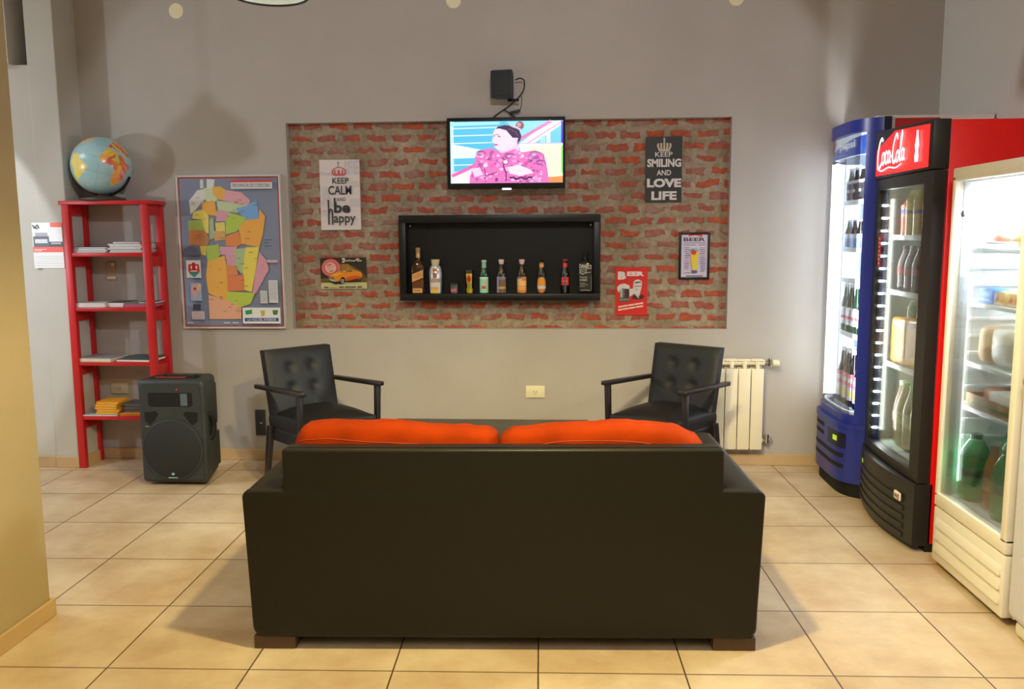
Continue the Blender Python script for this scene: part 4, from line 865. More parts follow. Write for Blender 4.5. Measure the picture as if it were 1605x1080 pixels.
# ------------------------------------------------------------------ small loudspeaker above the television
t = thing('wall_loudspeaker', 'small black loudspeaker fixed to the wall above the television', 'loudspeaker', (-.345, W, 2.229), -.16)
b = BM(); hexa(b, [(-.066, -.125, -.078), (.066, -.125, -.078), (.052, -.03, -.072), (-.052, -.03, -.072), (-.066, -.125, .080), (.066, -.125, .080), (.052, -.03, .074), (-.052, -.03, .074)], .012, 3); finish('cabinet', b, M['black_plastic'], t)
b = BM(); box(b, (-.056, -.130, -.068), (.056, -.122, .070), .004, 2); finish('grille', b, M['grille'], t)
b = BM(); box(b, (-.03, -.035, -.035), (.03, -.002, .035), .004); box(b, (.02, -.06, -.088), (.085, -.045, -.074), .003); finish('bracket', b, M['black_deep'], t)
b = BM(); tube(b, spline([(-.29, 5.03, 2.262), (-.262, 5.01, 2.268), (-.238, 5.02, 2.255), (-.243, 5.04, 2.21), (-.275, 5.045, 2.165), (-.33, 5.05, 2.12), (-.40, 5.055, 2.075), (-.44, 5.06, 2.04)], 6), .0035, 6); tube(b, spline([(-.36, 5.05, 2.10), (-.335, 5.05, 2.088), (-.32, 5.05, 2.075), (-.28, 5.055, 2.05)], 5), .003, 6)
tag(finish('speaker_cable', b, M['cable']), 'thin black cable looping from the small loudspeaker down behind the television', 'cable')
t = thing('plug_adapter', 'small black plug adapter hanging on the cable above the television', 'plug', (-.293, 5.04, 2.088), 0)
b = BM(); beam(b, (-.032, 0, -.009), (.028, -.003, .006), .018, .016, .016, .014, bev=.003); finish('body', b, M['cable'], t)
b = BM(); tube(b, spline([(.028, -.003, .006), (.036, .0, .03), (.040, .004, .065), (.036, .008, .09)], 5), .0018, 6); finish('lead', b, M['cable'], t)

# ------------------------------------------------------------------ display box and what stands in it
X0, X1, Z0, Z1 = -.984, .203, .997, 1.500; YF = 5.020
t = thing('display_box', 'black wooden display box holding bottles, fixed to the brick under the television', 'display case', ((X0 + X1) / 2, YF, Z0)); hw = (X1 - X0) / 2; HH = Z1 - Z0; DP = YB - YF
b = BM(); box(b, (-hw, 0, 0), (hw, DP, .040), .002); finish('bottom_board', b, M['black_gloss'], t)
b = BM(); box(b, (-hw, 0, HH - .045), (hw, DP, HH), .002); finish('top_board', b, M['black_gloss'], t)
for s in (-1, 1):
    b = BM(); box(b, (s * hw - (.040 if s > 0 else 0), 0, .040), (s * hw + (.040 if s < 0 else 0), DP, HH - .045), .002); finish('side_board', b, M['black_gloss'], t)
b = BM(); box(b, (-hw + .01, DP - .012, .01), (hw - .01, DP, HH - .01)); finish('back_board', b, M['black_back'], t)
for s in (-1, 1):
    b = BM(); cyl(b, (s * (hw - .055), DP - .022, HH - .062), (s * (hw - .055), DP - .012, HH - .062), .006, n=12); finish('fixing_screw', b, M['silver'], t)
BZ = Z0 + .040; BY = 5.063
def bottle(name, label, x, prof, body, cap=None, capprof=None, labels=(), n=28, y=BY, group=None, cat='bottle', sq=False):
    o = thing(name, label, cat, (x, y, BZ + .0004), 0, group)
    b = BM(); lathe(b, prof, n); finish('body', b, body, o, smooth=45)
    if capprof: b = BM(); lathe(b, capprof, n); finish('cap', b, cap, o, smooth=45)
    for nm, r, z0, z1, ang, fn, r1 in labels:
        b = BM(); patch(b, r, z0, z1, ang, fn, 18, 16, r1=r1); finish(nm, b, M['label'], o)
    return o
brown = solid('brown_glass', C(30, 20, 12), .12, coat=.5); dgreen = solid('green_glass', C(14, 62, 40), .12, coat=.5); blackg = solid('black_glass', C(16, 16, 16), .15, coat=.5)
def beer_prof(r, h, nr=.0125, sh=.55):
    return [(0, 0), (r * .9, 0), (r, .004), (r, h * sh), (r * .96, h * (sh + .05)), (r * .72, h * (sh + .12)), (nr * 1.3, h * (sh + .2)), (nr, h * (sh + .26)), (nr, h * .97), (nr * 1.12, h * .975), (nr * 1.12, h * .99), (0, h * .99)]
capp = lambda h, r=.0145: [(r, h * .945), (r * 1.08, h * .955), (r * 1.0, h * 1.0), (r * .8, h * 1.006), (0, h * 1.006)]
# 1 square whisky bottle with a slanted label
o = thing('whisky_bottle', 'tall square amber whisky bottle with a slanted gold label, first from the left', 'bottle', (-.879, BY, BZ + .0004))
b = BM(); box(b, (-.037, -.030, 0), (.037, .030, .165), .009, 3); hexa(b, [(-.034, -.028, .160), (.034, -.028, .160), (.034, .028, .160), (-.034, .028, .160), (-.014, -.014, .200), (.014, -.014, .200), (.014, .014, .200), (-.014, .014, .200)], .004); cyl(b, (0, 0, .195), (0, 0, .225), .0135, n=20)
finish('body', b, solid('whisky_amber', C(60, 30, 10), .12, coat=.5), o, smooth=45)
b = BM(); lathe(b, [(0, .214), (.0155, .214), (.0155, .222), (.0145, .224), (.0145, .252), (.0158, .254), (.0158, .272), (0, .273)], 22); finish('cap', b, solid('gold_cap', C(176, 136, 84), .35, metal=.4), o, smooth=45)
b = BM(); A_ = Art(b, wallfn(-.036, .036, 0, .165, -.0303)); A_.poly([(.04, .42), (.96, .58), (.96, .86), (.04, .70)], C(206, 152, 92)); A_.rect(.08, .03, .88, .20, C(200, 148, 92)); A_.line([(.12, .55), (.88, .68)], .02, C(150, 96, 50), .44); A_.line([(.12, .62), (.7, .72)], .014, C(160, 106, 60), .44); A_.rect(.2, .10, .75, .12, C(150, 100, 56)); A_.poly([(.05, .22), (.95, .22), (.95, .52), (.05, .40)], C(96, 48, 12)); finish('label', b, M['print'], o, smooth=None)
# 2 silver bottle with wooden stopper
S1 = lambda u, v: C(232, 150, 40) if .28 < v < .36 and .3 < u < .75 else (C(220, 190, 50) if v < .22 and .2 < u < .8 else (C(196, 70, 60) if .22 <= v < .42 and .15 < u < .85 and int(u * 18) % 2 else (C(214, 206, 204) if v < .72 else C(176, 150, 130))))
bottle('liqueur_bottle', 'silver white bottle with a wide pale stopper, second from the left', -.775, [(0, 0), (.030, 0), (.034, .006), (.037, .085), (.038, .128), (.036, .132), (.0355, .148), (.032, .150), (.031, .158), (.024, .166), (.020, .170), (0, .170)], solid('silver_glass', C(196, 198, 204), .2, metal=.35), solid('pale_cork', C(206, 190, 150), .6), [(.020, .166), (.022, .172), (.0265, .202), (0, .203)],
       [('label', .0365, .004, .088, .95, S1, .0386), ('collar_label', .0366, .131, .149, .35, lambda u, v: C(190, 110, 40), None), ('front_seal', .0386, .096, .124, .26, lambda u, v: C(176, 100, 50), .0388)])
# 3 shot glass
def glass_thing(name, label, x, r0, r1, h, fill=None, art=None):
    o = thing(name, label, 'glass', (x, BY, BZ + .0004)); b = BM(); lathe(b, [(0, 0), (r0, 0), (r1, h), (r1 - .002, h), (r0 - .002, .008), (0, .008)], 24); finish('body', b, M['clear'], o)
    if fill: b = BM(); lathe(b, fill[1], 24); finish('filling', b, fill[0], o)
    if art: b = BM(); patch(b, art[0], art[1], art[2], art[3], art[4], 14, 10, r1=art[5]); finish('printed_mark', b, M['label'], o)
glass_thing('shot_glass', 'short clear shot glass with a pink mark standing third from the left', -.664, .026, .028, .058, (solid('glass_grey', C(104, 108, 104), .2), [(0, .002), (.0245, .002), (.0262, .05), (0, .05)]), (.0268, .010, .030, .7, lambda u, v: C(214, 84, 110) if abs(v - .5) < .3 + .2 * math.sin(u * 9) else C(130, 126, 126), .0275))
glass_thing('tall_shot_glass', 'tall narrow glass with yellow print and a red mark, fourth from the left', -.572, .021, .026, .138, (solid('yellow_fill', C(216, 186, 20), .3), [(0, .003), (.019, .003), (.0225, .115), (0, .115)]), (.0225, .060, .118, .8, lambda u, v: C(206, 50, 26) if (u - .5) ** 2 * 2 + (v - .5) ** 2 < .13 else C(222, 182, 20), .0255))
# 5 green beer
GL = lambda u, v: C(214, 70, 80) if .28 < v < .42 and .3 < u < .75 else (C(236, 150, 150) if .55 < v < .7 and .5 < u < .85 else (C(150, 214, 176) if v < .86 else C(196, 226, 214)))
bottle('beer_bottle', 'dark green beer bottle with a mint green label, fifth from the left', -.484, beer_prof(.0275, .196), dgreen, solid('silver_cap', C(206, 210, 204), .3), capp(.196), [('label', .0279, .004, .098, 1.15, GL, None), ('neck_label', .0150, .138, .184, 1.3, lambda u, v: C(220, 226, 190) if v < .12 else C(130, 186, 146), .0136)])
# 6-9 brown beers
B6 = lambda u, v: C(150, 150, 196) if u < .3 else (C(196, 160, 70) if .26 < v < .40 else (C(120, 84, 56) if .3 < u < .9 and v < .8 else C(120, 120, 140)))
B7 = lambda u, v: C(214, 130, 40) if v < .16 or (v > .72 and u > .5) else (C(120, 116, 150) if v > .86 else (C(206, 140, 70) if abs(v - .42) < .03 or abs(v - .3) < .03 else C(236, 186, 120)))
def B8(u, v):
    e = ((u - .5) / .46) ** 2 + ((v - .5) / .5) ** 2
    if e > 1: return C(46, 40, 66)
    if .28 < v < .44: return C(206, 206, 216)
    return C(228, 150, 40) if v > .44 else C(206, 120, 30)
B9 = lambda u, v: C(226, 190, 120) if abs(v - .5) < .09 and .2 < u < .8 and int(u * 20) % 2 else (C(230, 180, 60) if .72 < v < .86 and .42 < u < .6 else C(216, 40, 40))
pc = solid('pale_cap', C(222, 190, 180), .4)
bottle('beer_bottle', 'brown beer bottle with pale cap and blue grey label, sixth from the left', -.381, beer_prof(.0285, .200), brown, pc, [(.0125, .172), (.0135, .174), (.0165, .192), (.0165, .200), (0, .201)], [('label', .0289, .004, .100, 1.2, B6, None)])
bottle('beer_bottle', 'brown beer bottle with pale cap and peach yellow label, seventh from the left', -.259, beer_prof(.0285, .200), brown, pc, [(.0125, .172), (.0135, .174), (.0165, .192), (.0165, .200), (0, .201)], [('label', .0289, .004, .098, 1.25, B7, None)])
bottle('beer_bottle', 'brown beer bottle with gold neck foil and oval orange label, eighth from the left', -.142, beer_prof(.0275, .198), brown, M['black_deep'], capp(.198), [('label', .0279, .004, .096, 1.25, B8, None), ('neck_label', .0152, .136, .180, 1.3, lambda u, v: C(226, 160, 60) if .3 < v < .8 else C(206, 120, 44), .0136)])
bottle('beer_bottle', 'black beer bottle with red neck band and round red label, second from the right', -.003, beer_prof(.0265, .200), blackg, solid('red_cap', C(150, 40, 50), .4), capp(.200), [('label', .0269, .048, .096, .95, B9, None), ('neck_label', .0150, .150, .178, 1.3, lambda u, v: C(220, 50, 48), .0138), ('painted_sheen', .02692, .004, .110, .18, lambda u, v: C(70, 84, 110), None)])  # last strip is a sheen put in as bluish colour
# 10 square black whiskey
o = thing('whiskey_bottle', "square black whiskey bottle with white lettering, last on the right", 'bottle', (.117, BY, BZ + .0004))
b = BM(); box(b, (-.040, -.034, 0), (.040, .034, .172), .008, 3); hexa(b, [(-.037, -.031, .168), (.037, -.031, .168), (.037, .031, .168), (-.037, .031, .168), (-.016, -.016, .198), (.016, -.016, .198), (.016, .016, .198), (-.016, .016, .198)], .005); cyl(b, (0, 0, .19), (0, 0, .232), .0135, n=20); finish('body', b, blackg, o, smooth=45)
b = BM(); lathe(b, [(0, .215), (.0155, .215), (.0155, .245), (0, .246)], 22); finish('cap', b, M['black_deep'], o)
b = BM(); A_ = Art(b, wallfn(-.040, .040, 0, .232, -.0343)); q = lambda x, y: ((x - 815) / 140, (900 - y) / 365); Wt = C(196, 190, 176)
A_.rect(.03, .06, .97, .73, C(24, 22, 18)); A_.line([q(822, 706), q(880, 712), q(940, 704)], .012, Wt, .345)
A_.text("DANIEL'S", *q(822, 625 + 40), *q(946, 625), Wt, .03, slope=-.03)
A_.poly([q(825, 672), q(900, 676), q(895, 705), q(860, 728), q(828, 715)], C(150, 146, 136)); A_.poly([q(835, 680), q(890, 683), q(885, 700), q(858, 716), q(838, 706)], C(50, 48, 44)); A_.text('No 7', *q(842, 703), *q(880, 688), Wt, .0)
A_.text('TENNESSEE', *q(825, 758), *q(902, 744), Wt, .0); A_.text('WHISKEY', *q(825, 784), *q(905, 768), Wt, .03)
for y, x1 in ((804, 882), (818, 910), (834, 880)): A_.line([q(828, y), q(x1, y)], .008, Wt, .345)
A_.line([q(838, 872), q(880, 868), q(930, 872)], .012, Wt, .345); A_.line([q(945, 735), q(943, 870)], .010, C(130, 126, 116), .345)
A_.line([q(822, 668), q(822, 735)], .006, C(130, 126, 116), .345)
finish('label', b, M['print'], o, smooth=None)

# ------------------------------------------------------------------ drinks fridges along the right wall
def reroot(t, loc):
    T = Matrix.Translation(-Vector(loc)); seen = set()
    def walk(o):
        for c in kids(o):
            if c.data and c.data.name not in seen: seen.add(c.data.name); c.data.transform(T)
            walk(c)
    walk(t); t.location = loc
def curved(bm, y0, y1, z0, z1, fx, th, n=14, mi=0, dz=None):
    """slab whose front follows x = fx(y); th thick towards +x"""
    t = bmesh.new(); R = []
    for i in range(n + 1):
        y = y0 + (y1 - y0) * i / n; x = fx(y)
        R.append([t.verts.new((x, y, z0)), t.verts.new((x, y, z1)), t.verts.new((x + th, y, z1)), t.verts.new((x + th, y, z0))])
    for a, b in zip(R, R[1:]):
        for k in range(4): t.faces.new((a[k], a[(k + 1) % 4], b[(k + 1) % 4], b[k]))
    t.faces.new(R[0]); t.faces.new(R[-1][::-1])
    bmesh.ops.recalc_face_normals(t, faces=t.faces); merge(bm, t, None, mi)
XB = 2.088
# ---- blue fridge
Y0, Y1 = 4.405, 5.015; YC, YH = (Y0 + Y1) / 2, (Y1 - Y0) / 2
bow = lambda y: 1.565 - .115 * (1 - abs((y - YC) / YH) ** 5)
t = thing('blue_drinks_fridge', 'tall blue glass door drinks fridge with a bowed front, farthest of the three', 'fridge')
b = BM()
box(b, (XB - .04, Y0, .03), (XB, Y1, 1.945)); box(b, (1.60, Y1 - .02, .03), (XB - .04, Y1, 1.945)); box(b, (1.60, Y0, .03), (XB - .04, Y0 + .02, 1.945)); box(b, (1.60, Y0 + .02, 1.915), (XB - .04, Y1 - .02, 1.945)); box(b, (1.60, Y0 + .02, .03), (XB - .04, Y1 - .02, .40))
finish('cabinet', b, solid('white_sheet', C(222, 220, 214), .4), t)
b = BM(); box(b, (1.566, Y0 - .001, .03), (1.602, Y0 + .02, 1.95)); box(b, (1.566, Y1 - .02, .03), (1.602, Y1, 1.95)); box(b, (1.566, Y0, 1.925), (1.602, Y1, 1.95)); finish('front_edge', b, M['navy'], t)
b = BM(); box(b, (1.602, Y0 - .004, .05), (1.615, Y0, 1.945)); finish('side_trim', b, M['silver'], t)
b = BM(); box(b, (1.617, Y0 - .003, .2), (1.83, Y0, 1.940)); finish('side_sticker', b, M['dim_red'], t)
b = BM(); box(b, (1.54, Y0 + .02, 1.946), (1.64, Y0 + .12, 1.956)); box(b, (1.62, Y0, 1.9455), (XB, Y1, 1.953)); finish('top_cover', b, solid('white_sheet', C(222, 220, 214), .4), t)
b = BM(); L1 = .03
box(b, (XB - .045, Y0 + .02, .42), (XB - .04, Y1 - .02, 1.915)); box(b, (1.575, Y1 - .026, .42), (XB - .045, Y1 - .0205, 1.915)); box(b, (1.602, Y0 + .0205, .42), (XB - .045, Y0 + .026, 1.915)); box(b, (1.56, Y0 + .026, .40), (XB - .045, Y1 - .026, .425)); box(b, (1.60, Y0 + .026, 1.905), (XB - .045, Y1 - .026, 1.914))
finish('inner_liner', b, solid('blue_liner', C(206, 220, 240), .45), t)
b = BM()
curved(b, Y0, Y1, 1.885, 1.948, bow, .03, 22); curved(b, Y0, Y1, .385, .435, bow, .03, 22); curved(b, Y0, Y0 + .048, .435, 1.885, bow, .03, 8); curved(b, Y1 - .026, Y1, .435, 1.885, bow, .03, 6)
dr = finish('door', b, M['blue'], t, smooth=50)
b = BM(); curved(b, Y0 + .047, Y1 - .026, .434, 1.886, lambda y: bow(y) + .010, .004, 22); finish('glass', b, M['glass'], dr, smooth=50)
b = BM(); curved(b, Y0 + .02, Y1 - .02, .437, .452, lambda y: bow(y) + .016, .012, 20); finish('inner_rail', b, M['shelf_white'], dr)
b = BM(); low = lambda y: bow(y) - .016
curved(b, Y0, Y1, .075, .375, low, .10, 22); curved(b, Y0, Y1, .365, .390, lambda y: bow(y) - .022, .06, 22)
lp = finish('lower_panel', b, M['blue'], t, smooth=50)
b = BM()
for z, ya, yb in ((.318, 4.73, 4.985), (.272, 4.73, 4.985), (.205, 4.48, 4.985), (.148, 4.48, 4.985)): curved(b, ya, yb, z, z + .022, lambda y: low(y) - .0012, .01, 18)
finish('vent_slots', b, M['slot'], lp)
b = BM(); curved(b, 4.47, 4.66, .255, .335, lambda y: low(y) - .0014, .01, 8); cp = finish('control_recess', b, M['navy'], lp)
b = BM(); curved(b, 4.53, 4.575, .285, .312, lambda y: low(y) - .003, .006, 4); finish('indicator', b, M['indicator'], cp)
b = BM(); curved(b, Y0 + .015, Y1 - .015, 0, .076, lambda y: bow(y) + .006, .10, 20); box(b, (1.60, Y0 + .02, 0), (XB, Y1 - .02, .031)); finish('base', b, M['black_deep'], t)
# lit header behind the glass
b = BM(); hx = lambda y: bow(y) + .022
hfn = lambda u, v, d: Vector((hx(4.985 - u * .52) - d, 4.985 - u * .52, 1.775 + v * .108))
curved(b, 4.462, 4.985, 1.775, 1.883, lambda y: hx(y) + .002, .02, 16); A_ = Art(b, hfn, 1, eps=.0004)
def strip(v0, v1, u0, u1, col, n=14): A_.tris([(u0 + (u1 - u0) * i / n, v0(i / n)) for i in range(n + 1)] + [(u0 + (u1 - u0) * i / n, v1(i / n)) for i in range(n + 1)], [(i, i + 1, n + 2 + i, n + 1 + i) for i in range(n)], col)
strip(lambda s: 0, lambda s: 1, 0, 1, C(225, 238, 255)); strip(lambda s: 0, lambda s: .15 + .75 * s ** .6, .02, 1, C(36, 80, 186)); strip(lambda s: .35 + .25 * s, lambda s: .95, 0, .26, C(200, 90, 110)); strip(lambda s: .10, lambda s: .16, .25, .6, C(120, 160, 230))
A_.text('pepsi', .40, .28, .84, .74, C(240, 246, 255), .03)
finish('header_sign', b, [solid('blue_liner', C(206, 220, 240), .45), M['pepsilit']], t, smooth=None)
b = BM(); box(b, (1.500, 4.955, .46), (1.560, 4.972, 1.76), .004); strip_ = finish('light_strip', b, M['led_soft'], t)
b = BM()
for k in range(24): lathe(b, [(0, .010), (.007, .007), (.010, 0), (0, -.002)], 10, M4=Matrix.Translation((1.515, 4.953, .49 + k * .055)) @ Matrix.Rotation(PI / 2, 4, 'X'))
finish('light_dots', b, M['led'], strip_)
b = BM(); box(b, (1.575, 4.986, .46), (1.66, 4.989, 1.76)); finish('liner_glow', b, M['led_soft'], t)  # glowing sheet on the liner, stands in for the strip's glare
BS = [1.55, 1.295, 1.125, .83, .455]
for z in BS[:4]:
    b = BM(); curved(b, Y0 + .028, Y1 - .030, z - .006, z, lambda y: 1.560 + .3 * (bow(y) - 1.45), .40, 16); curved(b, Y0 + .028, Y1 - .030, z - .018, z + .008, lambda y: 1.554 + .3 * (bow(y) - 1.45), .006, 16)
    finish('wire_shelf', b, M['shelf_white'], t)
reroot(t, (1.80, YC, 0))
# ---- red and black fridge
Y0, Y1 = 3.663, 4.392; YC, YH = (Y0 + Y1) / 2, (Y1 - Y0) / 2
cx = lambda y: 1.500 + (y - Y0) / (Y1 - Y0) * .026
bowd = lambda y: cx(y) - .018 * (1 - ((y - YC) / YH) ** 2) + .012
t = thing('red_drinks_fridge', 'red and black glass door drinks fridge with a lit red sign, middle of the three', 'fridge')
RED = M['coke_red']
b = BM()
box(b, (XB - .04, Y0, .04), (XB, Y1, 1.838)); box(b, (1.568, Y0, .04), (XB - .04, Y0 + .025, 1.838), .002); box(b, (1.568, Y1 - .025, .04), (XB - .04, Y1, 1.838)); box(b, (1.568, Y0 + .025, 1.63), (XB - .04, Y1 - .025, 1.838)); box(b, (1.568, Y0 + .025, .04), (XB - .04, Y1 - .025, .33))
finish('cabinet', b, RED, t)
b = BM(); box(b, (XB - .05, Y0 + .025, .33), (XB - .04, Y1 - .025, 1.63)); box(b, (1.57, Y1 - .034, .33), (XB - .05, Y1 - .0255, 1.63)); box(b, (1.57, Y0 + .0255, .33), (XB - .05, Y0 + .034, 1.63)); box(b, (1.57, Y0 + .034, .330), (XB - .05, Y1 - .034, .345)); box(b, (1.57, Y0 + .034, 1.61), (XB - .05, Y1 - .034, 1.629)); finish('inner_liner', b, M['grey_liner'], t)
b = BM(); hexa(b, [(1.500, Y0 - .001, 1.640), (1.570, Y0 - .001, 1.640), (1.570, Y1, 1.640), (1.526, Y1, 1.640), (1.500, Y0 - .001, 1.842), (1.570, Y0 - .001, 1.842), (1.570, Y1, 1.872), (1.522, Y1, 1.872)], .004); hd = finish('sign_box', b, M['fridge_black'], t)
b = BM()
sfn = lambda u, v, d: Vector((1.4995 + .024 * (1 - u) + .0 - d, Y1 - .022 - u * (Y1 - Y0 - .055), (1.655 - .004 * u) + v * (.205 - .030 * u)))
A_ = Art(b, sfn, 0, eps=.0006)
n = 18
A_.tris([(i / n, 0) for i in range(n + 1)] + [(i / n, 1) for i in range(n + 1)], [(i, i + 1, n + 2 + i, n + 1 + i) for i in range(n)], C(238, 18, 22))
A_.ell(.60, .5, .16, .44, C(246, 38, 34)); A_.ell(.60, .5, .09, .28, C(250, 62, 50))
WH = C(255, 240, 246); asp = 3.4
def stroke(pts, w=.07): A_.line([tuple(p)[:2] for p in [Vector((u, v, 0)) for u, v in [(q_.x, q_.y) for q_ in spline([(u, v, 0) for u, v in pts], 6)]]], w, WH, asp)
# flowing script word, drawn letter by letter
stroke([(.14, .80), (.115, .86), (.075, .78), (.045, .55), (.04, .30), (.06, .17), (.10, .22), (.13, .30)], .085)
stroke([(.155, .52), (.135, .44), (.14, .30), (.165, .26), (.185, .36), (.180, .50), (.155, .52)], .07)
stroke([(.245, .50), (.220, .54), (.205, .42), (.212, .29), (.235, .27), (.255, .34)], .07)
stroke([(.300, .50), (.278, .54), (.262, .42), (.272, .29), (.295, .32), (.308, .50), (.306, .32), (.325, .27)], .07)
stroke([(.325, .40), (.352, .42)], .06)
stroke([(.455, .78), (.44, .90), (.41, .86), (.375, .66), (.365, .40), (.385, .26), (.42, .30), (.44, .40)], .085)
stroke([(.455, .50), (.438, .42), (.445, .29), (.468, .27), (.485, .38), (.478, .50), (.455, .50)], .07)
stroke([(.500, .34), (.535, .70), (.550, .90), (.535, .94), (.518, .70), (.508, .40), (.518, .27), (.535, .32)], .07)
stroke([(.585, .50), (.562, .54), (.548, .42), (.556, .29), (.58, .32), (.592, .52), (.590, .32), (.61, .28)], .07)
stroke([(.06, .17), (.16, .10), (.30, .16), (.44, .12), (.56, .20)], .035)
# white bottle outline shape
A_.poly([(.795, .16), (.855, .16), (.860, .30), (.850, .42), (.862, .55), (.852, .68), (.842, .80), (.842, .90), (.808, .90), (.808, .80), (.797, .68), (.787, .55), (.800, .42), (.788, .30)], WH)
finish('lit_sign', b, M['signlit'], hd, smooth=None)
b = BM(); curved(b, Y0, Y1, 1.585, 1.636, bowd, .05, 12); curved(b, Y0, Y1, .310, .350, bowd, .05, 12); curved(b, Y0, Y0 + .085, .35, 1.585, bowd, .05, 4); curved(b, Y1 - .062, Y1, .35, 1.585, bowd, .05, 4)
dr = finish('door', b, M['fridge_black'], t, smooth=50)
b = BM(); curved(b, Y0 + .084, Y1 - .061, .349, 1.586, lambda y: bowd(y) + .012, .005, 10); gl = finish('glass', b, M['glass'], dr, smooth=50)
b = BM(); A_ = Art(b, sidefn(4.322, 4.285, 1.215, 1.375, bowd(4.30) + .008), 0); A_.rect(0, 0, 1, 1, C(206, 40, 44))
for i in range(7): A_.rect(.2, .08 + .125 * i, .75, .14 + .125 * i, C(240, 190, 190))
finish('door_sticker', b, M['print'], gl, smooth=None)
bowl = lambda y: cx(y) - .048 * (1 - ((y - YC) / YH) ** 2) + .002
b = BM(); curved(b, Y0, Y1, .03, .305, bowl, .075, 18); lp = finish('lower_panel', b, M['fridge_black'], t, smooth=50)
b = BM()
for k in range(5): curved(b, Y0 + .07, Y1 - .03, .045 + k * .040, .066 + k * .040, lambda y: bowl(y) - .006, .02, 16)
finish('louvres', b, M['fridge_black'], lp, smooth=50)
b = BM(); box(b, (bowl(3.79) - .012, 3.735, .205), (bowl(3.79), 3.80, .242), .006, 2); A_ = Art(b, sidefn(3.80, 3.735, .205, .242, bowl(3.79) - .0122), 1); A_.rect(.18, .3, .72, .7, C(120, 120, 126)); A_.rect(.82, .1, .98, .9, C(190, 60, 70)); finish('badge', b, [M['white_enamel'], M['print']], lp, smooth=None)
b = BM(); curved(b, 4.28, 4.375, .222, .275, lambda y: bowl(y) - .002, .01, 3); cp = finish('control_recess', b, M['slot'], lp)
b = BM(); curved(b, 4.285, 4.315, .232, .250, lambda y: bowl(y) - .004, .006, 2); finish('indicator', b, M['indicator'], cp)
b = BM(); box(b, (1.560, Y0 + .004, 0), (XB, Y1 - .01, .042), .003); finish('base', b, M['black_deep'], t)
b = BM(); box(b, (1.548, Y1 - .066, .37), (1.575, Y1 - .058, 1.56)); ls = finish('light_strip', b, solid('strip_grey', C(96, 98, 118), .4), t)
b = BM()
for k in range(19): box(b, (1.546, Y1 - .074, .40 + k * .0615), (1.572, Y1 - .065, .412 + k * .0615), .003, 2)
finish('light_dots', b, M['led_dot'], ls)
CS = [1.360, 1.095, .740]
for z in CS:
    b = BM(); box(b, (1.60, Y0 + .036, z - .008), (2.03, Y1 - .036, z), .001); box(b, (1.592, Y0 + .036, z - .014), (1.60, Y1 - .036, z + .010), .002); finish('wire_shelf', b, M['shelf_white'], t)
reroot(t, (1.80, YC, 0))
# ---- white fridge
Y0, Y1 = 2.955, 3.532; YC = (Y0 + Y1) / 2
t = thing('white_fridge', 'white glass door fridge with food and green bottles inside, nearest of the three', 'fridge')
b = BM(); WX = 1.575
box(b, (XB - .04, Y0, .025), (XB, Y1, 1.625)); box(b, (WX, Y0, .025), (XB - .04, Y0 + .035, 1.625), .003); box(b, (WX, Y1 - .035, .025), (XB - .04, Y1, 1.625), .003); box(b, (WX, Y0 + .035, 1.585), (XB - .04, Y1 - .035, 1.625)); box(b, (WX, Y0 + .035, .025), (XB - .04, Y1 - .035, .30))
finish('cabinet', b, M['white_fridge'], t)
b = BM(); box(b, (XB - .05, Y0 + .035, .30), (XB - .04, Y1 - .035, 1.585)); box(b, (WX, Y1 - .040, .30), (XB - .05, Y1 - .0355, 1.585)); box(b, (WX, Y0 + .0355, .30), (XB - .05, Y0 + .040, 1.585)); box(b, (WX, Y0 + .04, .30), (XB - .05, Y1 - .04, .318)); box(b, (WX, Y0 + .04, 1.575), (XB - .05, Y1 - .04, 1.584))
for k in range(15):
    z = .42 + k * .068; box(b, (1.60, Y1 - .052, z), (XB - .05, Y1 - .040, z + .014), .004, 2)
finish('inner_liner', b, M['liner'], t)
b = BM(); dx0, dx1 = 1.530, 1.572
box(b, (dx0, Y0, 1.580), (dx1, Y1, 1.632), .006); box(b, (dx0, Y0, .262), (dx1, Y1, .318), .006); box(b, (dx0, Y1 - .028, .30), (dx1, Y1, 1.60), .006); box(b, (dx0, Y0, .30), (dx1, Y0 + .040, 1.60), .006)
dr = finish('door', b, M['white_fridge'], t)
b = BM(); box(b, (dx0 + .012, Y0 + .038, .316), (dx0 + .017, Y1 - .027, 1.582)); finish('glass', b, M['glass'], dr)
b = BM(); box(b, (dx0 + .020, Y1 - .062, .318), (dx1, Y1 - .052, 1.58), .002); finish('seal_strip', b, solid('seal_grey', C(186, 194, 200), .5), dr)
b = BM(); lathe(b, [(0, 0), (.013, 0), (.013, .004), (.009, .007), (0, .007)], 20, M4=Matrix.Translation((dx0 + .012, Y1 - .085, 1.452)) @ Matrix.Rotation(-PI / 2, 4, 'Y')); finish('lock', b, solid('lock_grey', C(110, 116, 136), .35, metal=.4), dr, norm=True)
b = BM(); box(b, (1.532, Y0, .03), (1.575, Y1, .255), .006)
lp = finish('lower_panel', b, M['white_fridge'], t)
b = BM()
for k in range(3):
    z = .075 + k * .052; hexa(b, [(1.522, Y0 + .02, z), (1.536, Y0 + .02, z), (1.536, Y1 - .03, z), (1.522, Y1 - .03, z), (1.531, Y0 + .02, z + .036), (1.536, Y0 + .02, z + .036), (1.536, Y1 - .03, z + .036), (1.531, Y1 - .03, z + .036)], .002)
finish('louvres', b, M['white_fridge'], lp)
for y in (Y0 + .08, Y1 - .08):
    for x in (1.60, XB - .06): b = BM(); cyl(b, (x, y, 0), (x, y, .027), .016, n=14); finish('foot', b, M['black_deep'], t)
b = BM(); box(b, (1.60, Y0 + .06, 1.562), (1.98, Y1 - .06, 1.574), .003); finish('ceiling_light', b, M['led_white'], t)
WS = [1.318, 1.105, .868, .690]
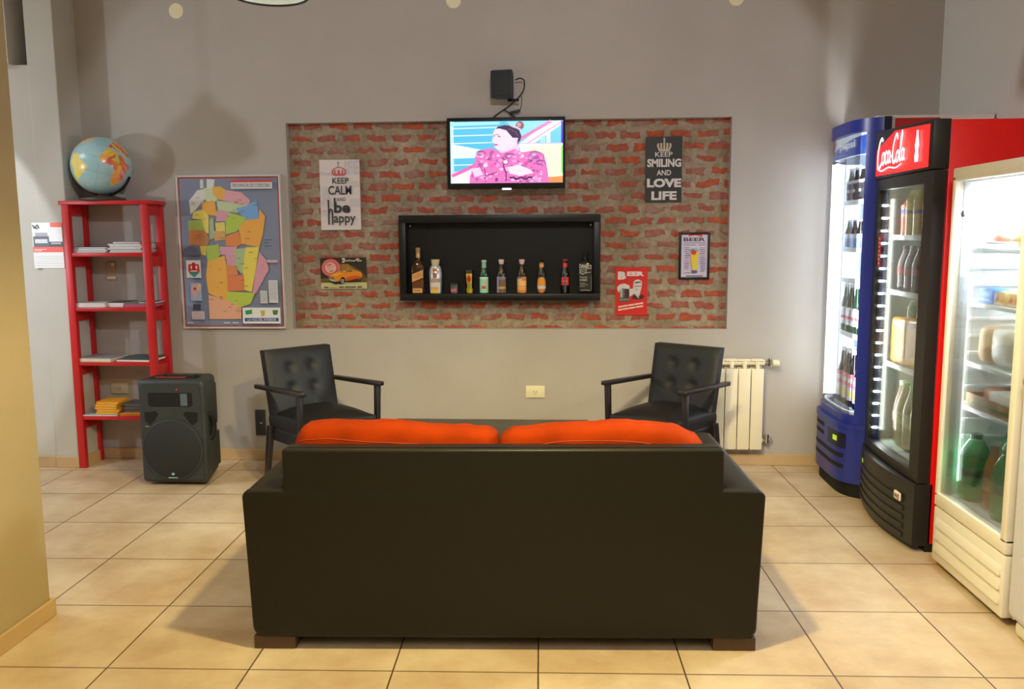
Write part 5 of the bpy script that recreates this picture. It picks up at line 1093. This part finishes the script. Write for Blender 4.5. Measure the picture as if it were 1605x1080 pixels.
for z in WS:
    b = BM()
    for k in range(22): y = Y0 + .05 + k * (Y1 - Y0 - .10) / 21; cyl(b, (1.605, y, z - .003), (2.02, y, z - .003), .0022, n=6)
    box(b, (1.598, Y0 + .044, z - .014), (1.606, Y1 - .054, z + .003), .002); box(b, (1.80, Y0 + .044, z - .008), (1.806, Y1 - .054, z - .004)); box(b, (2.02, Y0 + .044, z - .010), (2.026, Y1 - .054, z))
    finish('wire_shelf', b, M['shelf_white'], t)
reroot(t, (1.80, YC, 0))
# ---- white freezer at the picture edge
t = thing('white_freezer', 'plain white freezer cabinet cut off by the right edge, beside the white fridge', 'freezer')
b = BM(); box(b, (1.527, 2.15, .055), (XB, 2.925, 1.32), .035, 5); finish('cabinet', b, M['white_freezer'], t)
b = BM(); box(b, (1.545, 2.17, 0), (XB - .01, 2.895, .06), .02, 4); finish('base', b, solid('base_cream', C(226, 224, 206), .4), t)
b = BM(); lathe(b, [(0, 0), (.013, 0), (.015, .006), (.012, .014), (0, .016)], 20, M4=Matrix.Translation((1.527, 2.875, .890)) @ Matrix.Rotation(-PI / 2, 4, 'Y')); finish('knob', b, solid('knob_gold', C(206, 176, 130), .35, metal=.5), t, norm=True)
reroot(t, (1.80, 2.54, 0))

# ------------------------------------------------------------------ what stands in the fridges
def pet(name, label, group, x, y, z, r, h, liquid, capcol, lab, lz=(.3, .58), cat='bottle', top=None, body_sh=.60):
    o = thing(name, label, cat, (x, y, z + .0005), 0, group)
    b = BM(); lathe(b, [(0, 0), (r * .8, 0), (r, h * .03), (r * .97, h * .25), (r, h * .45), (r, h * body_sh), (r * .86, h * (body_sh + .10)), (r * .5, h * (body_sh + .24)), (r * .36, h * .93), (0, h * .93)], 16); finish('body', b, liquid, o, smooth=50)
    b = BM(); lathe(b, [(r * .42, h * .92), (r * .42, h * .99), (0, h)], 12); finish('cap', b, capcol, o, smooth=50)
    if lab: b = BM(); patch(b, r * 1.012, h * lz[0], h * lz[1], 1.5, lab, 10, 6, face=PI * 1.12); finish('label', b, M['label'], o)
    return o
cola = solid('cola_dark', C(26, 18, 18), .15, coat=.4); grn = solid('bottle_green_dark', C(20, 60, 40), .15, coat=.4); wcap = solid('cap_white', C(226, 226, 230), .4); bcap = solid('cap_blue', C(40, 60, 150), .4); rcap = solid('cap_red', C(200, 30, 30), .4)
def row(p, pts, lab_fn):
    for k, (x, y, z) in enumerate(pts): dup(p, (x, y, z + .0005), lab_fn(k))
def copies(p, pts):
    for q_ in pts: dup(p, (q_[0], q_[1], q_[2] + .0005))
# blue fridge: four lines across, two deep; bottles of one line look the same
BYS = [4.925, 4.835, 4.745, 4.655, 4.565]
lines = [
 ('cola_bottle', 'dark cola bottle with pale lettering on the top shelf of the blue fridge', 'dark cola bottles, top shelf of the blue fridge', BS[0], .026, .185, cola, wcap, lambda u, v: C(190, 196, 214) if (.30 < v < .52 and int(u * 14) % 2) or v > .9 else C(46, 40, 52), (.10, .62)),
 ('soft_drink_bottle', 'small dark bottle with pale blue label on the second shelf of the blue fridge', 'blue labelled bottles, second shelf of the blue fridge', BS[1], .025, .160, cola, wcap, lambda u, v: C(150, 176, 226) if v < .7 else C(220, 228, 246), (.05, .50)),
 ('soda_bottle', 'green shouldered bottle with white and pink label on the fourth shelf of the blue fridge', 'green soda bottles, fourth shelf of the blue fridge', BS[3], .029, .27, grn, wcap, lambda u, v: C(224, 110, 140) if .32 < v < .52 else C(232, 236, 244), (.16, .52)),
 ('cola_bottle', 'dark bottle with pink and yellow label on the lowest shelf of the blue fridge', 'dark bottles, lowest shelf of the blue fridge', .4255, .033, .315, cola, wcap, lambda u, v: C(206, 110, 130) if v > .86 or .55 < v < .62 else (C(220, 204, 90) if .12 < v < .36 and .4 < u < .9 else C(206, 200, 206)), (.12, .58))]
for nm, lb, gr, z, r, h, li, ca, lf, lz in lines:
    p = pet(nm, lb, gr, 1.588, BYS[0], z, r, h, li, ca, lf, lz, body_sh=.50)
    copies(p, [(1.588, y, z) for k, y in enumerate(BYS) if k] + [(1.660, y, z) for y in BYS])
# red fridge
yel = solid('juice_yellow', C(226, 206, 70), .25, coat=.3); ora = solid('juice_red', C(176, 70, 40), .25, coat=.3)
CY = [4.285, 4.195, 4.105, 4.015, 3.925, 3.835]
p = pet('juice_bottle', 'large yellow juice bottle on the top shelf of the red and black fridge', 'yellow juice bottles in the red fridge', 1.652, CY[1], CS[0], .040, .215, yel, solid('cap_yellow', C(220, 200, 40), .4), lambda u, v: C(60, 80, 170) if v < .4 and u > .4 else C(236, 216, 40), (.5, .75), body_sh=.78)
copies(p, [(1.652, CY[2], CS[0]), (1.75, CY[1], CS[0]), (1.75, CY[2], CS[0])])
p = pet('juice_bottle', 'reddish juice bottle on the top shelf of the red and black fridge', 'red juice bottles in the red fridge', 1.660, CY[0], CS[0], .036, .19, ora, rcap, lambda u, v: C(70, 90, 180) if .3 < v < .6 else C(216, 130, 110), (.5, .8), body_sh=.7)
copies(p, [(1.652, CY[3], CS[0]), (1.652, CY[4], CS[0]), (1.75, CY[0], CS[0])])
p = pet('cola_bottle', 'dark brown cola bottle on the second shelf of the red and black fridge', 'dark cola bottles, second shelf of the red fridge', 1.655, CY[0], CS[1], .036, .225, solid('cola_brown', C(48, 26, 22), .2, coat=.3), solid('cap_dark', C(70, 50, 46), .4), lambda u, v: C(150, 34, 34) if .2 < v < .7 else C(90, 40, 36), (.36, .56))
copies(p, [(1.655, y, CS[1]) for y in CY[1:5]] + [(1.74, y, CS[1]) for y in CY[:5]])
def pack(name, label, cat, lo, hi, m_, art=None, group=None, bev=.012):
    o = thing(name, label, cat, ((lo[0] + hi[0]) / 2, (lo[1] + hi[1]) / 2, lo[2] + .0005), 0, group); h = [(hi[i] - lo[i]) / 2 for i in range(3)]
    b = BM(); box(b, (-h[0], -h[1], 0), (h[0], h[1], 2 * h[2]), bev, 3)
    for v in b.verts: v.co += Vector((noise.noise(v.co * 40 + Vector((lo[1], 0, 0))), noise.noise(v.co * 38), noise.noise(v.co * 35) if v.co.z > h[2] else 0)) * .004
    finish('wrapping', b, m_, o)
    if art: b = BM(); art(Art(b, lambda u, v, d: Vector((-h[0] - .004 - d, h[1] * .9 - u * 1.8 * h[1], .1 * h[2] + v * 1.8 * h[2])))); finish('printed_front', b, M['print'], o, smooth=None)
    return o
def a_or(A): A.rect(0, 0, 1, 1, C(216, 160, 60)); A.poly([(0, .9), (.3, 1), (1, .82), (1, .76), (.3, .92), (0, .84)], C(180, 170, 190)); A.rect(.05, .45, .95, .47, C(226, 180, 90))
pack('drink_pack', 'orange yellow shrink wrapped pack on the red fridge third shelf, far end', 'drinks pack', (1.625, 4.155, CS[2]), (1.86, 4.345, CS[2] + .225), solid('pack_orange', C(206, 150, 56), .35), a_or)
pack('drink_pack', 'orange yellow shrink wrapped pack on the red fridge third shelf, near end', 'drinks pack', (1.620, 3.93, CS[2]), (1.86, 4.14, CS[2] + .23), solid('pack_orange', C(206, 150, 56), .35), a_or)
p = pet('water_bottle', 'small bottle with pale green cap lying above the orange packs in the red fridge', 'pale capped bottles above the orange packs', 1.665, 4.20, CS[2] + .232, .020, .085, solid('pale_green_clear', C(150, 176, 150), .2), solid('cap_pale', C(210, 228, 206), .4), None)
copies(p, [(1.665, 4.09, CS[2] + .238), (1.665, 4.03, CS[2] + .238)])
lime = solid('soda_lime', C(120, 178, 76), .2, coat=.3)
p = pet('soda_bottle', 'green soda bottle standing on the floor of the red and black fridge, front line', 'green soda bottles in the red fridge', 1.655, CY[1], .3455, .042, .315, solid('soda_green', C(86, 120, 72), .2, coat=.4), solid('cap_green', C(90, 190, 80), .4), lambda u, v: C(130, 170, 90) if int(u * 9 + v * 5) % 3 else C(190, 210, 190), (.35, .55))
copies(p, [(1.655, y, .3455) for y in CY[2:5]])
p = pet('cola_bottle', 'brown soda bottle on the floor of the red and black fridge beside the green ones', 'brown soda bottles in the red fridge', 1.675, CY[0], .3455, .042, .31, solid('soda_brown', C(110, 84, 60), .2, coat=.4), wcap, lambda u, v: C(190, 150, 130), (.35, .5))
copies(p, [(1.76, y, .3455) for y in CY[:4]])
# white fridge
def ball(name, label, cat, x, y, z, r, m_, group=None, stem=True):
    o = thing(name, label, cat, (x, y, z), 0, group)
    b = BM(); lathe(b, [(0, .06 * r)] + [(r * math.sin(a) * (1 - .03 * math.cos(5 * a)), r * (.92 - .92 * math.cos(a)) + (.0)) for a in [PI * i / 14 for i in range(1, 14)]] + [(0, 1.72 * r)], 22); finish('skin', b, m_, o, smooth=80)
    if stem: b = BM(); lathe(b, [(0, 1.70 * r), (.32 * r, 1.74 * r), (.1 * r, 1.80 * r), (.06 * r, 1.95 * r), (0, 1.95 * r)], 8); finish('stem', b, solid('stem_green', C(70, 110, 40), .6), o)
    return o
tom = solid('tomato_red', C(226, 70, 50), .3, coat=.3)
z = WS[0]
t = thing('plastic_basket', 'shallow white slotted plastic basket on the top shelf of the white fridge', 'basket', (1.655, 3.325, z + .001))
b = BM(); box(b, (-.05, -.085, 0), (.05, .085, .004)); finish('basket_floor', b, M['shelf_white'], t)
b = BM()
for k in range(16):
    for s in (-1, 1): y = -.082 + k * .0109; box(b, (s * .05 - .0015, y - .0022, .002), (s * .05 + .0015, y + .0022, .022))
for s in (-1, 1): box(b, (s * .05 - .003, -.088, .020), (s * .05 + .003, .088, .026), .001); box(b, (-.05, s * .085 - .003, .002), (.05, s * .085 + .003, .026), .001)
finish('basket_wall', b, M['shelf_white'], t)
ball('tomato', 'large red tomato in the basket on the top shelf of the white fridge', 'tomato', 1.645, 3.350, z + .0055, .031, tom)
ball('tomato', 'smaller red tomato behind the large one on the top shelf of the white fridge', 'tomato', 1.670, 3.278, z + .0055, .024, tom)
ball('lemon', 'round yellow fruit beside the tomatoes on the top shelf of the white fridge', 'fruit', 1.66, 3.19, z + .0005, .040, solid('lemon_yellow', C(236, 200, 70), .4), stem=False)
z = WS[1]
def a_bl(A): A.rect(0, 0, 1, 1, C(60, 130, 216)); A.poly([(.1, .6), (.5, .85), (.9, .55), (.5, .4)], C(150, 196, 240)); A.rect(.15, .15, .8, .3, C(206, 226, 246))
def a_ye(A): A.rect(0, 0, 1, 1, C(236, 206, 130)); A.poly([(.1, .3), (.4, .9), (.5, .3)], C(206, 60, 60)); A.poly([(.55, .2), (.9, .8), (.95, .3)], C(226, 150, 60)); A.rect(.05, .05, .95, .16, C(240, 230, 200))
pack('snack_packet', 'crumpled blue packet on the second shelf of the white fridge', 'food packet', (1.625, 3.345, z), (1.70, 3.455, z + .062), solid('packet_blue', C(70, 136, 216), .35), a_bl, bev=.025)
pack('snack_packet', 'yellow and red packet on the white fridge second shelf, beside the blue one', 'food packet', (1.625, 3.250, z), (1.70, 3.335, z + .055), solid('packet_yellow', C(230, 206, 150), .4), a_ye, bev=.02)
pack('snack_packet', 'pale yellow packet on the second shelf of the white fridge, nearest the freezer', 'food packet', (1.625, 3.150, z), (1.70, 3.240, z + .055), solid('packet_cream', C(236, 216, 150), .4), a_ye, bev=.02)
z = WS[2]
pack('paper_bag', 'tan paper bag on the third shelf of the white fridge', 'bag', (1.63, 3.385, z), (1.79, 3.475, z + .15), solid('bag_tan', C(206, 176, 140), .6), bev=.035)
pack('plastic_bag', 'whitish translucent plastic bag on the third shelf of the white fridge', 'bag', (1.625, 3.14, z), (1.82, 3.375, z + .165), solid('bag_white', C(216, 212, 196), .35), bev=.05)
z = WS[3]
t = thing('cardboard_tray', 'brown cardboard tray on the fourth shelf of the white fridge', 'tray', (1.72, 3.305, z + .001))
b = BM()
box(b, (-.11, -.17, 0), (.11, .17, .004)); 
for s in (-1, 1): box(b, (s * .11 - .002, -.17, .003), (s * .11 + .002, .17, .055)); box(b, (-.11, s * .17 - .002, .003), (.11, s * .17 + .002, .055))
finish('tray_box', b, solid('cardboard', C(160, 126, 84), .7), t)
b = BM(); box(b, (-.1125, -.17, .018), (-.1119, .17, .028)); finish('green_stripe', b, solid('stripe_green', C(90, 120, 60), .6), t)
pack('food_box', 'white carton standing in the cardboard tray of the white fridge', 'carton', (1.63, 3.17, z + .006), (1.76, 3.34, z + .085), M['paper'], bev=.004)
pack('food_box', 'brown loaf shaped parcel in the cardboard tray of the white fridge', 'parcel', (1.66, 3.35, z + .006), (1.79, 3.46, z + .08), solid('loaf_brown', C(140, 100, 66), .6), bev=.02)
gb = solid('big_green', C(44, 150, 84), .25, coat=.3)
GLb = lambda u, v: C(60, 90, 70) if .42 < v < .62 else C(34, 160, 84)
z = .318
p = pet('soda_bottle', 'large green soda bottle at the far corner of the white fridge floor', None, 1.634, 3.425, z, .056, .27, gb, solid('cap_dkgreen', C(20, 90, 60), .4), GLb, (.08, .66), body_sh=.66)
row(p, [(1.77, 3.42, z), (1.640, 3.175, z), (1.78, 3.20, z)], lambda k: ('large green soda bottle behind the corner one on the white fridge floor', 'large green soda bottle nearest the freezer on the white fridge floor', 'large green soda bottle behind the amber one on the white fridge floor')[k])
pet('soda_bottle', 'amber bottle between the green bottles on the white fridge floor', None, 1.645, 3.300, z, .034, .25, solid('amber_drink', C(176, 120, 50), .25, coat=.3), solid('cap_amber', C(150, 110, 60), .4), lambda u, v: C(206, 170, 110), (.3, .5))
pet('milk_bottle', 'pale green plastic bottle standing behind the green soda bottles', None, 1.79, 3.315, z, .050, .33, solid('pale_bottle', C(176, 206, 170), .3), solid('cap_dkgreen', C(20, 90, 60), .4), None)

# ------------------------------------------------------------------ lights
def lamp(kind, name, loc, power, col=(1, 1, 1), size=.1, target=None, **k):
    d = bpy.data.lights.new(name, kind); d.energy = power; d.color = col
    if kind == 'AREA': d.shape = 'RECTANGLE'; d.size = size[0]; d.size_y = size[1]
    elif kind == 'SPOT': d.shadow_soft_size = size; d.spot_size = math.radians(k['angle']); d.spot_blend = k.get('blend', .1)
    else: d.shadow_soft_size = size
    o = bpy.data.objects.new(name, d); COL.objects.link(o); o.location = loc
    if target is not None: o.rotation_euler = (Vector(target) - Vector(loc)).to_track_quat('-Z', 'Y').to_euler()
    return o
WARM, NEUT, COOL = (1, .76, .44), (1, .90, .80), (.94, .97, 1)
YEL = (1, .815, .34)
lamp('SPOT', 'pendant_light', (-.05, 2.25, 2.04), 165, YEL, .05, target=(-.05, 2.25, 0), angle=150, blend=.35)
lamp('AREA', 'room_light', (-.3, -.6, 3.05), 62, (1, .90, .70), (4.5, 2.5), target=(-.3, -.6, 0))
lamp('SPOT', 'wall_wash', (0, 1.5, 2.9), 126, (.93, .95, 1.04), .05, target=(-.507, 5.07, 1.445), angle=68, blend=.10)
lamp('POINT', 'side_room_light', (-4.35, 3.15, 1.55), 52, (.86, .94, 1), .06)
lamp('SPOT', 'pillar_arc_spot', (-4.0, 3.3, 2.2), 90, (.86, .94, 1), .03, target=(-3.9, 4.86, 1.35), angle=57, blend=.06)  # added spot; its cone edge draws the arc on the pillar
lamp('AREA', 'side_room_ceiling_light', (-4.6, 3.2, 3.05), 30, (.86, .94, 1), (1.2, 1.2), target=(-4.6, 3.2, 0))
lamp('SPOT', 'dome_lamp_light', (-1.17, 3.45, 2.36), 27, (1, .78, .12), .05, target=(-1.17, 3.6, 0), angle=126, blend=.6)
lamp('SPOT', 'added_warm_spot', (.45, 3.45, 2.5), 30, (1, .78, .12), .05, target=(.45, 3.6, 0), angle=126, blend=.6)  # added spot with no dome around it, yellows the lower wall
lamp('SPOT', 'right_wall_fill', (-4.3, 3.0, 2.6), 380, (.95, .97, 1), .05, target=(2.1, 4.45, 2.4), angle=17, blend=.5)  # added narrow spot that brightens the right wall
lamp('SPOT', 'fridge_side_fill', (.5, .4, 2.7), 95, (.88, .92, 1), .12, target=(1.75, 3.3, 1.0), angle=52, blend=.7)  # added fill for the red fridge side and the floor nearby
# lamps inside the fridges
lamp('AREA', 'blue_fridge_fill', (1.512, 4.460, 1.15), 16, COOL, (1.3, .02), target=(1.62, 4.80, 1.15)).rotation_euler.rotate_axis('Z', PI / 2)  # added fill at the near jamb, brightens the shelf fronts
lamp('AREA', 'red_fridge_strip', (1.580, 4.312, .97), 10, (.93, 1, .95), (1.15, .03), target=(1.75, 4.0, .97)).rotation_euler.rotate_axis('Z', PI / 2)
lamp('AREA', 'white_fridge_top_light', (1.75, 3.24, 1.555), 16, (.95, .99, 1), (.35, .42), target=(1.75, 3.24, 0))
lamp('AREA', 'white_fridge_spill', (1.60, 3.24, 1.50), 16, (.82, .91, 1), (.40, .05), target=(.7, 3.1, 0)).rotation_euler.rotate_axis('Z', PI / 2)  # added lamp throwing the fridge's glow out onto the floor
lamp('AREA', 'white_fridge_fill', (1.588, 3.484, .80), 4, (.95, 1, 1), (.012, .85)).rotation_euler = (-PI / 2, 0, .35)  # added fill for the dark lower part of the interior
lamp('AREA', 'blue_fridge_spill', (1.512, 4.935, 1.15), 1.6, (.80, .90, 1), (1.3, .02), target=(.5, 5.05, 1.15)).rotation_euler.rotate_axis('Z', PI / 2)  # added lamp carrying the diodes' cool spill onto the back wall

wd = bpy.data.worlds.new('room_air'); scene.world = wd; wd.use_nodes = True
bg = wd.node_tree.nodes['Background']; bg.inputs[0].default_value = (.9, .92, 1, 1); bg.inputs[1].default_value = .05

# ------------------------------------------------------------------ camera
cd = bpy.data.cameras.new('camera'); cam = bpy.data.objects.new('camera', cd); COL.objects.link(cam); scene.camera = cam
PITCH, YAW, ROLL = .12785, -.06314, -.006276
cd.sensor_fit = 'HORIZONTAL'; cd.sensor_width = 36; cd.lens = 1335.3 / 1605 * 36; cd.clip_start = .05
# camera axes: x right, y depth rotated by YAW, pitched down, then rolled
right0 = Vector((math.cos(YAW), -math.sin(YAW), 0)); fwd0 = Vector((math.sin(YAW), math.cos(YAW), 0)); up0 = Vector((0, 0, 1))
fwd1 = fwd0 * math.cos(PITCH) - up0 * math.sin(PITCH); up1 = fwd0 * math.sin(PITCH) + up0 * math.cos(PITCH)
cr, sr = math.cos(ROLL), math.sin(ROLL)
# image: a' = a cr - b sr ; b' = a sr + b cr with b pointing down
rx = right0 * cr + up1 * sr        # direction that maps to image +x
ry = up1 * cr - right0 * sr        # direction that maps to image up
mw = Matrix((rx, ry, -fwd1)).transposed().to_4x4(); mw.translation = (0, 0, 1.3814)
cam.matrix_world = mw

scene.view_settings.view_transform = 'Standard'
scene.view_settings.look = 'None'
scene.view_settings.exposure = 0
try:
    scene.cycles.use_denoising = True
    scene.cycles.max_bounces = 8; scene.cycles.transparent_max_bounces = 12
    scene.cycles.sample_clamp_indirect = 6
except Exception: pass
